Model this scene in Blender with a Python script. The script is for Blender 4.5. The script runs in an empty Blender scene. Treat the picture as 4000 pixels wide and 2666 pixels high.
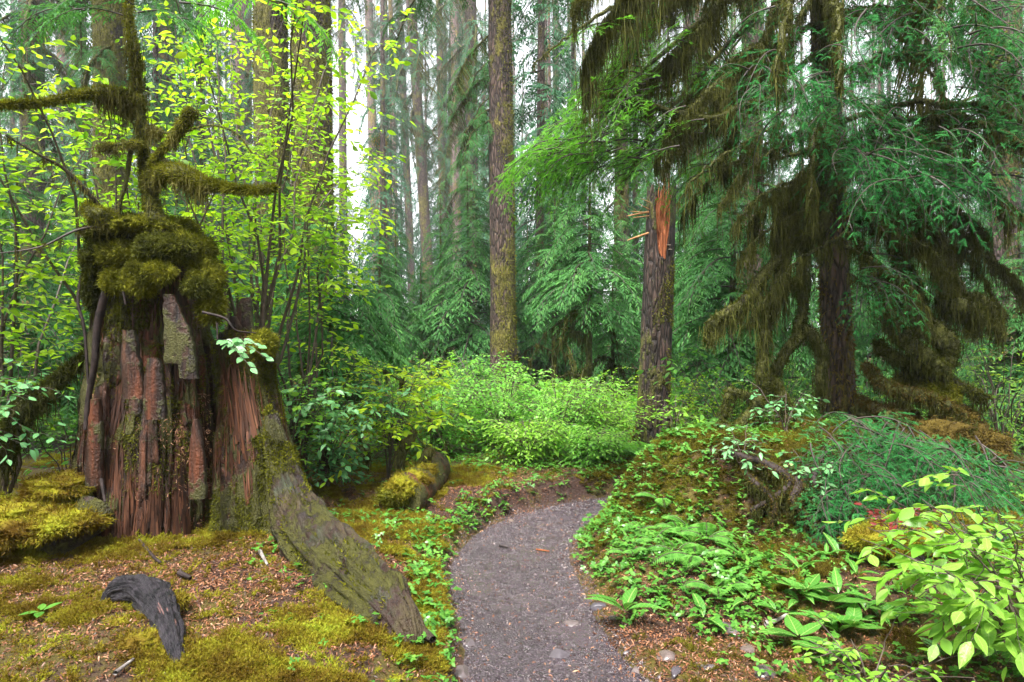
import bpy, math
import numpy as np

sc = bpy.context.scene
COL = sc.collection
rng = np.random.default_rng(11)
R = math.radians

# ------------------------------------------------------------------ camera, sky, sun, exposure
cam_d = bpy.data.cameras.new("camera"); cam = bpy.data.objects.new("camera", cam_d); COL.objects.link(cam)
cam_d.sensor_width = 36; cam_d.lens = 24; cam_d.clip_start = 0.05; cam_d.clip_end = 900
cam.location = (0, 0, 1.6); cam.rotation_euler = (R(90), 0, 0)
sc.camera = cam
world = bpy.data.worlds.new("World"); sc.world = world; world.use_nodes = True
wn = world.node_tree; wn.nodes.clear()
sky = wn.nodes.new("ShaderNodeTexSky"); sky.sky_type = 'NISHITA'; sky.sun_disc = False
SUN_EL, SUN_AZ = 62, 205
HAZE = 0.0009
sky.sun_elevation = R(SUN_EL); sky.sun_rotation = R(SUN_AZ); sky.air_density = 1.0; sky.dust_density = 1.5
hs = wn.nodes.new("ShaderNodeHueSaturation"); hs.inputs['Saturation'].default_value = 0.16
bgn = wn.nodes.new("ShaderNodeBackground"); bgn.inputs['Strength'].default_value = 0.06
wo = wn.nodes.new("ShaderNodeOutputWorld")
wn.links.new(sky.outputs[0], hs.inputs['Color']); wn.links.new(hs.outputs[0], bgn.inputs['Color'])
wn.links.new(bgn.outputs[0], wo.inputs['Surface'])
sd = bpy.data.lights.new("sun", 'SUN'); sd.energy = 1.5; sd.angle = R(22); sd.color = (1, 0.97, 0.92)
sun = bpy.data.objects.new("sun", sd); COL.objects.link(sun)
sun.rotation_euler = (R(90 - SUN_EL), 0, R(180 - SUN_AZ))
sc.view_settings.view_transform = 'Standard'; sc.view_settings.look = 'None'
sc.view_settings.gamma = 1; sc.view_settings.use_curve_mapping = False
sc.view_settings.exposure = 3.27
sc.render.engine = 'CYCLES'
cy = sc.cycles
cy.use_denoising = True
cy.max_bounces = 7; cy.diffuse_bounces = 4; cy.glossy_bounces = 2; cy.transmission_bounces = 5; cy.volume_bounces = 1
cy.use_adaptive_sampling = True; cy.adaptive_threshold = 0.015
cy.caustics_reflective = False; cy.caustics_refractive = False
cy.sample_clamp_indirect = 6

# ------------------------------------------------------------------ helpers
F0 = 24 / 36 * 4000
def W(px, py, Y):
    """the point that stands Y metres ahead of the viewpoint in the direction of photograph pixel (px, py)"""
    return np.array([(px - 2000) / F0 * Y, Y, 1.6 - (py - 1333) / F0 * Y])

def _h(ix, iy, iz, s):
    n = (ix * 374761393 + iy * 668265263 + iz * 2147483647 + s * 974711) & 0xFFFFFFFF
    n = ((n ^ (n >> 13)) * 1274126177) & 0xFFFFFFFF
    n = ((n ^ (n >> 16)) * 2246822519) & 0xFFFFFFFF
    return ((n ^ (n >> 15)) & 0xFFFFFF) / float(0xFFFFFF) * 2 - 1
def vnoise(p, s=0):
    p = np.asarray(p, float); i = np.floor(p).astype(np.int64); f = p - i; f = f * f * (3 - 2 * f)
    x, y, z = i[..., 0], i[..., 1], i[..., 2]; fx, fy, fz = f[..., 0], f[..., 1], f[..., 2]
    r = 0
    for dx in (0, 1):
        for dy in (0, 1):
            for dz in (0, 1):
                w = (fx if dx else 1 - fx) * (fy if dy else 1 - fy) * (fz if dz else 1 - fz)
                r = r + w * _h(x + dx, y + dy, z + dz, s)
    return r
def fbm(p, s=0, o=4):
    p = np.asarray(p, float); r = 0; a = 0.5
    for k in range(o):
        r = r + a * vnoise(p * 2 ** k, s + k * 17); a *= 0.5
    return r
def n2(x, y, f, s=0, o=4):
    return fbm(np.stack([x * f, y * f, np.zeros_like(x) + 0.37], -1), s, o)
def sst(a, b, x):
    t = np.clip((x - a) / (b - a), 0, 1); return t * t * (3 - 2 * t)
def norm(v):
    v = np.asarray(v, float); return v / np.maximum(np.linalg.norm(v, axis=-1, keepdims=True), 1e-9)

class MB:
    """collects blocks of faces and links them as ONE mesh object"""
    def __init__(s): s.V = []; s.F = []; s.M = []; s.n = 0
    def add(s, V, F, m=0):
        V = np.asarray(V, float).reshape(-1, 3); F = np.asarray(F, np.int64)
        if len(V) == 0 or len(F) == 0: return s
        s.V.append(V); s.F.append(F + s.n); s.M.append(np.full(len(F), m, np.int32)); s.n += len(V); return s
    def mesh(s, name, mats, smooth=False):
        me = bpy.data.meshes.new(name)
        if s.n:
            V = np.concatenate(s.V).astype(np.float32)
            lt = np.concatenate([np.full(len(f), f.shape[1], np.int32) for f in s.F])
            li = np.concatenate([f.ravel() for f in s.F]).astype(np.int32)
            me.vertices.add(len(V)); me.vertices.foreach_set("co", V.ravel())
            me.loops.add(len(li)); me.loops.foreach_set("vertex_index", li)
            me.polygons.add(len(lt))
            st = np.zeros(len(lt), np.int32); st[1:] = np.cumsum(lt)[:-1]
            me.polygons.foreach_set("loop_start", st)
            me.polygons.foreach_set("material_index", np.concatenate(s.M))
            if smooth: me.polygons.foreach_set("use_smooth", np.ones(len(lt), bool))
            me.update(calc_edges=True); me.validate()
        for m in (mats if isinstance(mats, (list, tuple)) else [mats]): me.materials.append(m)
        return me
    def build(s, name, mats, parent=None, smooth=False, loc=None):
        return put(name, s.mesh(name, mats, smooth), parent, loc)

def put(name, me, parent=None, loc=None, rot=None, scale=None):
    o = bpy.data.objects.new(name, me); COL.objects.link(o)
    if parent is not None: o.parent = parent
    if loc is not None: o.location = loc
    if rot is not None: o.rotation_euler = rot
    if scale is not None: o.scale = (scale,) * 3 if np.isscalar(scale) else scale
    return o
def tag(o, label=None, cat=None, group=None, kind=None):
    if label: o["label"] = label
    if cat: o["category"] = cat
    if group: o["group"] = group
    if kind: o["kind"] = kind
    return o
def thing(name, label, cat, loc=(0, 0, 0), group=None, rotz=0):
    o = bpy.data.objects.new(name, None); COL.objects.link(o); o.location = loc; o.rotation_euler = (0, 0, rotz)
    o.empty_display_size = 0.1
    return tag(o, label, cat, group)
def node(name, parent, loc=(0, 0, 0)):
    o = bpy.data.objects.new(name, None); COL.objects.link(o); o.parent = parent; o.location = loc; return o
def stuffpart(o): o["kind"] = "stuff"; return o
def copy_tree(o, parent=None):
    c = o.copy(); COL.objects.link(c); c.parent = parent
    for ch in list(o.children): copy_tree(ch, c)
    return c

def smooth_line(P, n):
    P = np.asarray(P, float); k = len(P)
    Q = np.vstack([2 * P[0] - P[1], P, 2 * P[-1] - P[-2]])
    t = np.linspace(0, k - 1 - 1e-6, n); i = t.astype(int); f = (t - i)[:, None]
    a, b, c, d = Q[i], Q[i + 1], Q[i + 2], Q[i + 3]
    return 0.5 * (2 * b + (c - a) * f + (2 * a - 5 * b + 4 * c - d) * f ** 2 + (3 * b - a - 3 * c + d) * f ** 3)
def frames_along(P):
    T = norm(np.gradient(P, axis=0)); N = np.zeros_like(T)
    u = np.array([0, 0, 1.0]) if abs(T[0, 2]) < 0.9 else np.array([1.0, 0, 0])
    n = norm(np.cross(T[0], np.cross(u, T[0])))
    for i in range(len(P)):
        n = n - T[i] * np.dot(n, T[i]); n = n / max(np.linalg.norm(n), 1e-9); N[i] = n
    return T, N, np.cross(T, N)
def tube(P, r, seg=6, bump=0, seed=0, cap=True, bf=3.0):
    P = np.asarray(P, float); n = len(P); r = np.broadcast_to(np.asarray(r, float), (n,))
    T, N, B = frames_along(P); a = np.linspace(0, 2 * math.pi, seg, endpoint=False)
    D = N[:, None] * np.cos(a)[None, :, None] + B[:, None] * np.sin(a)[None, :, None]
    rr = r[:, None] * np.ones(seg)
    if bump: rr = rr * (1 + bump * fbm((P[:, None] + D * 0.15) * bf, seed, 3))
    V = (P[:, None] + D * rr[..., None]).reshape(-1, 3)
    i, j = np.meshgrid(np.arange(n - 1), np.arange(seg), indexing='ij'); j2 = (j + 1) % seg
    F = np.stack([i * seg + j, i * seg + j2, (i + 1) * seg + j2, (i + 1) * seg + j], -1).reshape(-1, 4)
    return V, F
def basis(d, up=None):
    """rows of matrices with columns x=d, y, z (z close to up)"""
    d = norm(d); up = np.broadcast_to(np.array([0, 0, 1.0]) if up is None else up, d.shape)
    y = np.cross(up, d); bad = np.linalg.norm(y, axis=-1) < 1e-3
    y[bad] = np.cross(np.array([0, 1.0, 0]), d[bad]); y = norm(y); z = np.cross(d, y)
    return np.stack([d, y, z], -1)
def scatter(tV, tF, M, loc, s):
    """many copies of a small template as one block"""
    s = np.broadcast_to(np.asarray(s, float), (len(loc),))
    V = np.einsum('nij,kj->nki', M * s[:, None, None], tV) + loc[:, None]
    F = tF[None] + (np.arange(len(loc)) * len(tV))[:, None, None]
    return V.reshape(-1, 3), F.reshape(-1, tF.shape[1])
def blades(P, d, L, w, g=None):
    """single-triangle blades"""
    n = len(P); rg = g if g is not None else rng
    side = norm(np.cross(d, rg.normal(size=(n, 3)))) * (np.broadcast_to(w, (n,)) / 2)[:, None]
    V = np.stack([P - side, P + side, P + d * np.broadcast_to(L, (n,))[:, None]], 1).reshape(-1, 3)
    return V, np.arange(3 * n).reshape(-1, 3)
def strands(P, L, w, seg=4, sway=0.08, g=None, d0=None):
    """hanging ribbons, tapered, slightly kinked"""
    rg = g if g is not None else rng
    n = len(P); L = np.broadcast_to(L, (n,)); w = np.broadcast_to(w, (n,))
    a = rg.uniform(0, math.pi, n); side = np.stack([np.cos(a), np.sin(a), np.zeros(n)], -1)
    cur = P.copy(); pts = [cur.copy()]
    for k in range(seg):
        st = np.stack([rg.normal(0, sway, n), rg.normal(0, sway, n), -np.ones(n)], -1)
        if d0 is not None and k == 0: st = st * 0.5 + d0
        cur = cur + st * (L / seg)[:, None]; pts.append(cur.copy())
    prof = np.array([0.8, 1.0, 0.85, 0.55, 0.15, .1, .1])[:seg + 1]; prof = np.interp(np.linspace(0, 1, seg + 1), np.linspace(0, 1, 5), [0.8, 1.0, 0.85, 0.55, 0.12])
    V = []
    for k in range(seg + 1):
        V += [pts[k] - side * (w * prof[k] / 2)[:, None], pts[k] + side * (w * prof[k] / 2)[:, None]]
    V = np.stack(V, 1).reshape(-1, 3); m = 2 * (seg + 1)
    f = np.array([[2 * k, 2 * k + 1, 2 * k + 3, 2 * k + 2] for k in range(seg)])
    F = (f[None] + (np.arange(n) * m)[:, None, None]).reshape(-1, 4)
    return V, F

# leaf templates: unit length along +x, normal +z
def leaf_tpl(w=0.5, fold=0.12, droop=0.12, fine=True):
    if fine:
        t = np.array([0.16, 0.38, 0.62, 0.84]); ww = w / 2 * np.array([0.62, 1, 0.86, 0.42])
        V = [[0, 0, 0]]
        for a, b in zip(t, ww):
            z = -droop * a * a
            V += [[a, b, z + fold * b], [a, 0, z], [a, -b, z + fold * b]]
        V += [[1, 0, -droop]]
        F = [[0, 2, 1], [0, 3, 2]]
        for k in range(3):
            o = 1 + 3 * k; F += [[o, o + 1, o + 4], [o, o + 4, o + 3], [o + 1, o + 2, o + 5], [o + 1, o + 5, o + 4]]
        F += [[10, 11, 13], [11, 12, 13]]
        return np.array(V, float), np.array(F)
    V = np.array([[0, 0, 0], [0.42, w / 2, fold * w / 2], [1, 0, -droop], [0.42, -w / 2, fold * w / 2], [0.42, 0, -droop * 0.3]])
    return V, np.array([[0, 4, 1], [1, 4, 2], [0, 3, 4], [3, 2, 4]])
LEAF = leaf_tpl(); LEAVES = [LEAF, leaf_tpl(w=.42, fold=.35, droop=.3), leaf_tpl(w=.55, fold=-.2, droop=.05), leaf_tpl(w=.48, fold=.5, droop=-.12)]; LEAFC = leaf_tpl(fine=False); LANCE = leaf_tpl(w=0.3, fold=0.5, droop=0.35)
NEEDLE = (np.array([[0, .5, 0], [0, -.5, 0], [1, 0, 0]]) * np.array([1, .22, 1]), np.array([[0, 1, 2]]))
TWIGLET = (np.array([[0, 0, 0], [0.35, 0.13, -0.02], [1, 0, -0.14], [0.35, -0.13, -0.02]]), np.array([[0, 1, 2, 3]]))

# ------------------------------------------------------------------ materials
def new_mat(name):
    m = bpy.data.materials.new(name); m.use_nodes = True; nt = m.node_tree; nt.nodes.clear()
    out = nt.nodes.new("ShaderNodeOutputMaterial"); b = nt.nodes.new("ShaderNodeBsdfPrincipled")
    nt.links.new(b.outputs[0], out.inputs[0]); return m, nt, b, out
def N(nt, t, **k):
    n = nt.nodes.new("ShaderNode" + t)
    for a, v in k.items():
        if a in n.inputs: n.inputs[a].default_value = v
        else: setattr(n, a, v)
    return n
def ramp(nt, fac, stops):
    r = nt.nodes.new("ShaderNodeValToRGB"); e = r.color_ramp.elements
    while len(e) < len(stops): e.new(0.5)
    for k, (p, c) in enumerate(stops): e[k].position = p; e[k].color = (*c, 1) if len(c) == 3 else c
    nt.links.new(fac, r.inputs[0]); return r.outputs[0]
def mixc(nt, f, a, b):
    m = nt.nodes.new("ShaderNodeMix"); m.data_type = 'RGBA'
    for s, v in ((0, f), (6, a), (7, b)):
        if hasattr(v, 'is_output'): nt.links.new(v, m.inputs[s])
        else: m.inputs[s].default_value = v if np.isscalar(v) else (*v, 1)
    return m.outputs[2]
def math_(nt, op, a, b=0.5):
    m = nt.nodes.new("ShaderNodeMath"); m.operation = op
    for s, v in ((0, a), (1, b)):
        if hasattr(v, 'is_output'): nt.links.new(v, m.inputs[s])
        else: m.inputs[s].default_value = v
    return m.outputs[0]
def noise(nt, scale, vec=None, detail=4, rough=0.6):
    n = N(nt, "TexNoise"); n.inputs['Scale'].default_value = scale; n.inputs['Detail'].default_value = detail; n.inputs['Roughness'].default_value = rough
    if vec is not None: nt.links.new(vec, n.inputs['Vector'])
    return n.outputs[0]
def coords(nt, sc3=(1, 1, 1), rnd=False):
    tc = N(nt, "TexCoord"); mp = N(nt, "Mapping"); mp.inputs['Scale'].default_value = sc3
    nt.links.new(tc.outputs['Object'], mp.inputs[0])
    if rnd:
        oi = N(nt, "ObjectInfo"); nt.links.new(math_(nt, 'MULTIPLY', oi.outputs['Random'], 37.0), mp.inputs['Location'])
    return mp.outputs[0]
def bump(nt, b, h, strength=0.5, dist=0.02):
    n = N(nt, "Bump"); n.inputs['Strength'].default_value = strength; n.inputs['Distance'].default_value = dist
    nt.links.new(h, n.inputs['Height']); nt.links.new(n.outputs[0], b.inputs['Normal'])

def leaf_mat(name, stops, trans=0.35, rough=0.42, spec=0.5, objw=0.35, tcol=1.5, pn=0.0, ps=2.0, vein=False):
    m, nt, b, out = new_mat(name)
    g = N(nt, "NewGeometry"); oi = N(nt, "ObjectInfo")
    f = math_(nt, 'ADD', math_(nt, 'MULTIPLY', g.outputs['Random Per Island'], 1 - objw), math_(nt, 'MULTIPLY', oi.outputs['Random'], objw))
    if pn:      # neighbouring pieces share a tint
        nz = math_(nt, 'MULTIPLY', math_(nt, 'SUBTRACT', noise(nt, ps, g.outputs['Position'], 3), 0.5), 2.2)
        f = math_(nt, 'ADD', math_(nt, 'MULTIPLY', f, 1 - pn * .5), math_(nt, 'MULTIPLY', math_(nt, 'ADD', nz, 0.25), pn))
    c = ramp(nt, f, stops)
    if vein:    # midrib, side veins and a little mottling on single leaves
        tc = N(nt, "TexCoord"); sx = N(nt, "SeparateXYZ"); nt.links.new(tc.outputs['Object'], sx.inputs[0]); ay = math_(nt, 'ABSOLUTE', sx.outputs[1])
        rib = math_(nt, 'LESS_THAN', ay, 0.012); ph = math_(nt, 'FRACT', math_(nt, 'MULTIPLY', math_(nt, 'SUBTRACT', sx.outputs[0], math_(nt, 'MULTIPLY', ay, 0.9)), 8.0)); sv = math_(nt, 'LESS_THAN', ph, 0.13)
        vm_ = math_(nt, 'MAXIMUM', math_(nt, 'MULTIPLY', rib, 0.5), math_(nt, 'MULTIPLY', sv, 0.22)); c = mixc(nt, vm_, c, (0.42, 0.52, 0.16))
        mt = noise(nt, 7, tc.outputs['Object'], 4); c = mixc(nt, math_(nt, 'MULTIPLY', ramp(nt, mt, [(0.55, (0, 0, 0)), (0.75, (1, 1, 1))]), 0.45), c, (0.10, 0.16, 0.02))
        bump(nt, b, math_(nt, 'SUBTRACT', mt, vm_), 0.35, 0.01)
    nt.links.new(c, b.inputs['Base Color']); b.inputs['Roughness'].default_value = rough; b.inputs['Specular IOR Level'].default_value = spec
    if trans:
        t = N(nt, "BsdfTranslucent"); x = N(nt, "MixShader"); x.inputs[0].default_value = trans
        vm = N(nt, "VectorMath", operation='MULTIPLY'); vm.inputs[1].default_value = (tcol, tcol, tcol * 0.7)
        nt.links.new(c, vm.inputs[0]); nt.links.new(vm.outputs[0], t.inputs[0])
        nt.links.new(b.outputs[0], x.inputs[1]); nt.links.new(t.outputs[0], x.inputs[2]); nt.links.new(x.outputs[0], out.inputs[0])
    return m

def bark_mat(name, dark, light, moss=(0.10, 0.10, 0.02), amt=0.5, rough=0.75, plate=9.0, mscale=1.6):
    """fissured wet bark with patches of moss"""
    m, nt, b, out = new_mat(name)
    v = coords(nt, (1, 1, 0.22), True); v2 = coords(nt, (1, 1, 0.5), True)
    a = noise(nt, plate, v, 6, 0.65)
    vo = N(nt, "TexVoronoi"); vo.feature = 'DISTANCE_TO_EDGE'; vo.inputs['Scale'].default_value = plate * 2.2
    nt.links.new(v, vo.inputs['Vector'])
    crack = ramp(nt, vo.outputs['Distance'], [(0.0, (0, 0, 0)), (0.22, (1, 1, 1))])
    c = mixc(nt, crack, dark, ramp(nt, a, [(0.35, dark), (0.62, light)]))
    mk = math_(nt, 'ADD', math_(nt, 'MULTIPLY', noise(nt, mscale, v2, 5, 0.7), 0.75), math_(nt, 'MULTIPLY', noise(nt, 22, v2, 3), 0.25))
    lo = 0.62 - amt * 0.28
    mask = ramp(nt, mk, [(lo, (0, 0, 0)), (lo + 0.05, (1, 1, 1))])
    mc = ramp(nt, math_(nt, 'ADD', math_(nt, 'MULTIPLY', noise(nt, 9, v2, 4), .5), math_(nt, 'MULTIPLY', noise(nt, 45, v2, 4, .7), .5)), [(0.36, tuple(k * 0.22 for k in moss)), (0.5, tuple(k * .8 for k in moss)), (0.64, tuple(k * 1.7 for k in moss))])
    c = mixc(nt, mask, c, mc)
    nt.links.new(c, b.inputs['Base Color']); b.inputs['Roughness'].default_value = rough; b.inputs['Specular IOR Level'].default_value = 0.35
    h = math_(nt, 'ADD', math_(nt, 'MULTIPLY', crack, 0.6), math_(nt, 'ADD', a, math_(nt, 'MULTIPLY', mask, math_(nt, 'MULTIPLY', noise(nt, 70, v2, 3), 1.2))))
    bump(nt, b, h, 0.9, 0.03)
    return m

def simple_mat(name, c1, c2, sc_=8.0, rough=0.7, bumpd=0.01, stretch=(1, 1, 1), spec=0.5, bs=0.6, lo=0.35, hi=0.65):
    m, nt, b, out = new_mat(name); v = coords(nt, stretch, True); a = noise(nt, sc_, v, 6, 0.65)
    nt.links.new(ramp(nt, a, [(lo, c1), (hi, c2)]), b.inputs['Base Color'])
    b.inputs['Roughness'].default_value = rough; b.inputs['Specular IOR Level'].default_value = spec
    if bumpd: bump(nt, b, noise(nt, sc_ * 2.3, v, 5, 0.7), bs, bumpd)
    return m

M = {}
M['hem'] = leaf_mat('hemlock_needles', [(0, (0.022, 0.085, 0.024)), (0.5, (0.047, 0.155, 0.040)), (1, (0.11, 0.27, 0.065))], 0.3, 0.7, 0.1, pn=.55, ps=4.0)
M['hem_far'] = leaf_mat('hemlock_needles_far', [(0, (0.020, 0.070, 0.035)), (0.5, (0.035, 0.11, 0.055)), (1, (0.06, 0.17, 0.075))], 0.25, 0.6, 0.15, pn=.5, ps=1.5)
M['hem_y'] = leaf_mat('hemlock_needles_fresh', [(0, (0.05, 0.18, 0.015)), (0.5, (0.10, 0.30, 0.025)), (1, (0.18, 0.40, 0.045))], 0.4, 0.6, 0.15, pn=.6, ps=9.0)
M['hem_d'] = leaf_mat('hemlock_needles_wet', [(0, (0.010, 0.060, 0.014)), (0.5, (0.022, 0.13, 0.032)), (1, (0.065, 0.26, 0.06))], 0.25, 0.8, 0.06, pn=.7, ps=10.0)
M['yel'] = leaf_mat('huckleberry_leaf_yellow', [(0, (0.05, 0.17, 0.015)), (0.3, (0.17, 0.34, 0.012)), (0.6, (0.28, 0.44, 0.015)), (0.93, (0.40, 0.52, 0.02)), (1, (0.55, 0.36, 0.02))], 0.55, 0.45, 0.3, tcol=1.7, pn=.3, ps=1.2, vein=True)
M['gre'] = leaf_mat('shrub_leaf_green', [(0, (0.06, 0.22, 0.025)), (0.5, (0.12, 0.34, 0.04)), (1, (0.20, 0.44, 0.07))], 0.4, 0.4, 0.35, pn=.3, ps=1.5)
M['lim'] = leaf_mat('shrub_leaf_lime', [(0, (0.11, 0.28, 0.025)), (0.5, (0.20, 0.42, 0.04)), (1, (0.32, 0.52, 0.08))], 0.45, 0.4, 0.35, pn=.3, ps=1.5)
M['near'] = leaf_mat('shrub_leaf_wet', [(0, (0.11, 0.29, 0.025)), (0.5, (0.19, 0.40, 0.04)), (1, (0.27, 0.48, 0.06))], 0.35, 0.3, 0.45, pn=.35, ps=6.0, vein=True)
M['blu'] = leaf_mat('leaf_bluish', [(0, (0.07, 0.24, 0.09)), (0.5, (0.12, 0.34, 0.13)), (1, (0.2, 0.44, 0.2))], 0.3, 0.25, 0.6, pn=.35, ps=4.0, vein=True)
M['cov'] = leaf_mat('ground_leaf', [(0, (0.03, 0.12, 0.015)), (0.5, (0.075, 0.225, 0.028)), (1, (0.17, 0.36, 0.05))], 0.3, 0.35, 0.4, pn=.4, ps=4.0)
M['lil'] = leaf_mat('lily_leaf', [(0, (0.035, 0.15, 0.02)), (1, (0.10, 0.29, 0.04))], 0.25, 0.25, 0.5, vein=True)
M['fern'] = leaf_mat('fern_leaf', [(0, (0.06, 0.2, 0.03)), (1, (0.15, 0.36, 0.06))], 0.35, 0.4, 0.4)
M['red'] = leaf_mat('red_leaf', [(0, (0.09, 0.012, 0.012)), (1, (0.22, 0.03, 0.025))], 0.2, 0.3, 0.5)
M['moss_y'] = leaf_mat('moss_golden', [(0, (0.10, 0.055, 0.008)), (0.35, (0.15, 0.105, 0.012)), (0.7, (0.26, 0.24, 0.018)), (1, (0.33, 0.40, 0.035))], 0.25, 0.8, 0.1, pn=.85, ps=5.0)
M['moss_g'] = leaf_mat('moss_green', [(0, (0.045, 0.05, 0.008)), (0.5, (0.11, 0.115, 0.010)), (1, (0.25, 0.25, 0.022))], 0.25, 0.8, 0.1, pn=.85, ps=9.0)
M['moss_d'] = leaf_mat('moss_hanging', [(0, (0.018, 0.020, 0.006)), (0.5, (0.052, 0.056, 0.013)), (1, (0.14, 0.145, 0.035))], 0.3, 0.85, 0.08, pn=.6, ps=5.0)
M['moss_l'] = leaf_mat('moss_limb', [(0, (0.016, 0.020, 0.005)), (0.5, (0.055, 0.062, 0.010)), (1, (0.14, 0.15, 0.022))], 0.2, 0.85, 0.08, pn=.7, ps=9.0)
M['moss_h'] = leaf_mat('moss_hanging_pale', [(0, (0.04, 0.035, 0.010)), (0.5, (0.095, 0.088, 0.022)), (1, (0.20, 0.19, 0.05))], 0.3, 0.85, 0.08, pn=.5, ps=5.0)
M['litter'] = leaf_mat('needle_litter', [(0, (0.035, 0.014, 0.009)), (0.5, (0.13, 0.048, 0.022)), (0.85, (0.27, 0.105, 0.045)), (1, (0.42, 0.24, 0.14))], 0, 0.5, 0.4, objw=1.0)
M['twig'] = simple_mat('twig_bark', (0.02, 0.013, 0.010), (0.055, 0.038, 0.028), 30, 0.6, 0.003)
M['stem'] = simple_mat('shrub_stem', (0.035, 0.022, 0.018), (0.10, 0.07, 0.05), 24, 0.5, 0.003)
M['limb'] = bark_mat('mossy_limb_bark', (0.015, 0.011, 0.008), (0.05, 0.035, 0.025), (0.075, 0.078, 0.014), 0.95)
M['bark'] = bark_mat('bark_mossy', (0.016, 0.010, 0.008), (0.13, 0.082, 0.066), (0.125, 0.108, 0.018), 0.40)
M['bark_m'] = bark_mat('bark_heavy_moss', (0.018, 0.012, 0.010), (0.10, 0.07, 0.055), (0.115, 0.105, 0.016), 0.68)
M['bark_s'] = bark_mat('bark_snag', (0.014, 0.010, 0.009), (0.085, 0.052, 0.040), (0.10, 0.10, 0.018), 0.3)
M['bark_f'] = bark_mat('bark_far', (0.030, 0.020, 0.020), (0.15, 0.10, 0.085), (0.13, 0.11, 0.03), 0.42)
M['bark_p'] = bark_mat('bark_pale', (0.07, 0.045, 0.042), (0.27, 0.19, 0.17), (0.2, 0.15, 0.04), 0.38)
M['bark_r'] = bark_mat('bark_red', (0.025, 0.012, 0.008), (0.12, 0.058, 0.036), (0.085, 0.07, 0.016), 0.42)
# ------------------------------------------------------------------ terrain
PATH = smooth_line([(0.62, -1.5), (0.5, 0.5), (0.30, 2.6), (0.16, 3.4), (0.06, 4.2), (0.0, 5.0), (0.16, 5.75), (0.58, 6.25), (1.15, 6.65), (2.2, 7.2), (3.6, 8.3), (6.0, 9.6), (9, 11.5)], 260)
_pt = norm(np.gradient(PATH, axis=0))
def path_d(x, y):
    """signed distance to the middle of the path (positive = right-hand side) and the place along it"""
    x = np.asarray(x, float); sh = x.shape; X = x.ravel(); Y = np.asarray(y, float).ravel()
    d = np.empty(len(X)); k = np.empty(len(X), int)
    for a in range(0, len(X), 20000):
        dx = X[a:a + 20000, None] - PATH[None, :, 0]; dy = Y[a:a + 20000, None] - PATH[None, :, 1]
        q = dx * dx + dy * dy; i = q.argmin(1); k[a:a + 20000] = i; ii = np.arange(len(i))
        s = dx[ii, i] * _pt[i, 1] - dy[ii, i] * _pt[i, 0]
        d[a:a + 20000] = np.sign(s) * np.sqrt(q[ii, i])
    return d.reshape(sh), k.reshape(sh)
def half_w(y): return 0.43 + 0.02 * (1 - sst(2.6, 4.0, y)) + 0.02 * np.sin(y * 3)
def gz(x, y):
    x = np.asarray(x, float); y = np.asarray(y, float)
    d, k = path_d(x, y); hw = half_w(y) + 0.07 * n2(x, y, 2.6, 5, 3)
    far = sst(7.5, 11, y)
    # left bank: a moss plateau with a steep side, the mound the stump stands on
    L = np.clip(-d - hw, 0, None)
    hl = 0.10 * sst(0, 0.10, L) + 0.11 * sst(0.05, 0.55, L) * sst(7.0, 4.6, y) + 0.05 * np.exp(-(((x + 2.3) / 1.5) ** 2 + ((y - 4.6) / 1.0) ** 2))
    hl = hl - 0.10 * sst(0.3, 1.2, L) * sst(3.0, 1.5, y) - 0.12 * sst(-2.6, -4.2, x) * sst(5, 7, y)
    # right bank: a mound that rises to the big hemlock
    Q = np.clip(d - hw, 0, None)
    near_right = sst(3.9, 4.7, y + 0.25 * x)
    hr = 0.05 * sst(0, 0.25, Q) + near_right * 0.16 * sst(0.0, 0.30, Q) \
        + 0.60 * sst(1.05, .15, ((x - 2.15) / 1.45) ** 2 + ((y - 5.85) / 1.05) ** 2) + 0.30 * np.exp(-(((x - 3.7) / 1.0) ** 2 + ((y - 6.7) / 1.0) ** 2))
    hr = hr + 0.10 * sst(1.2, 3, x) * sst(3, 1.5, y)
    h = np.where(d < 0, hl, hr)
    # ledge behind the bend
    h = h * (1 - 0.75 * far) + 0.06 * far + np.where(d < 0, .09 * sst(.03, .14, L) * sst(5.7, 6.3, y) * (1 - far), 0)
    h = h + 0.03 * n2(x, y, 4.5, 14, 3) * sst(0.1, 0.4, np.abs(d) - hw) * sst(9, 7, y) + 0.045 * n2(x, y, 1.7, 1) * sst(0.0, 0.4, np.abs(d) - hw + 0.25) + 0.02 * n2(x, y, 7, 2) * sst(0, .2, np.abs(d) - hw + .1)
    h = h + 0.5 * n2(x, y, 0.09, 3, 2) * far + 1.2 * sst(18, 60, y)
    inside = sst(0.05, -0.05, np.abs(d) - hw)
    h = h * (1 - inside) + inside * (0.012 * n2(x, y, 4, 8) - 0.03 + 0.03 * (np.abs(d) / 0.5) ** 2)
    return h
def G(x, y): return float(gz(np.array([x]), np.array([y]))[0])
def on(x, y, dz=0.0): return np.array([x, y, G(x, y) + dz])

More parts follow.
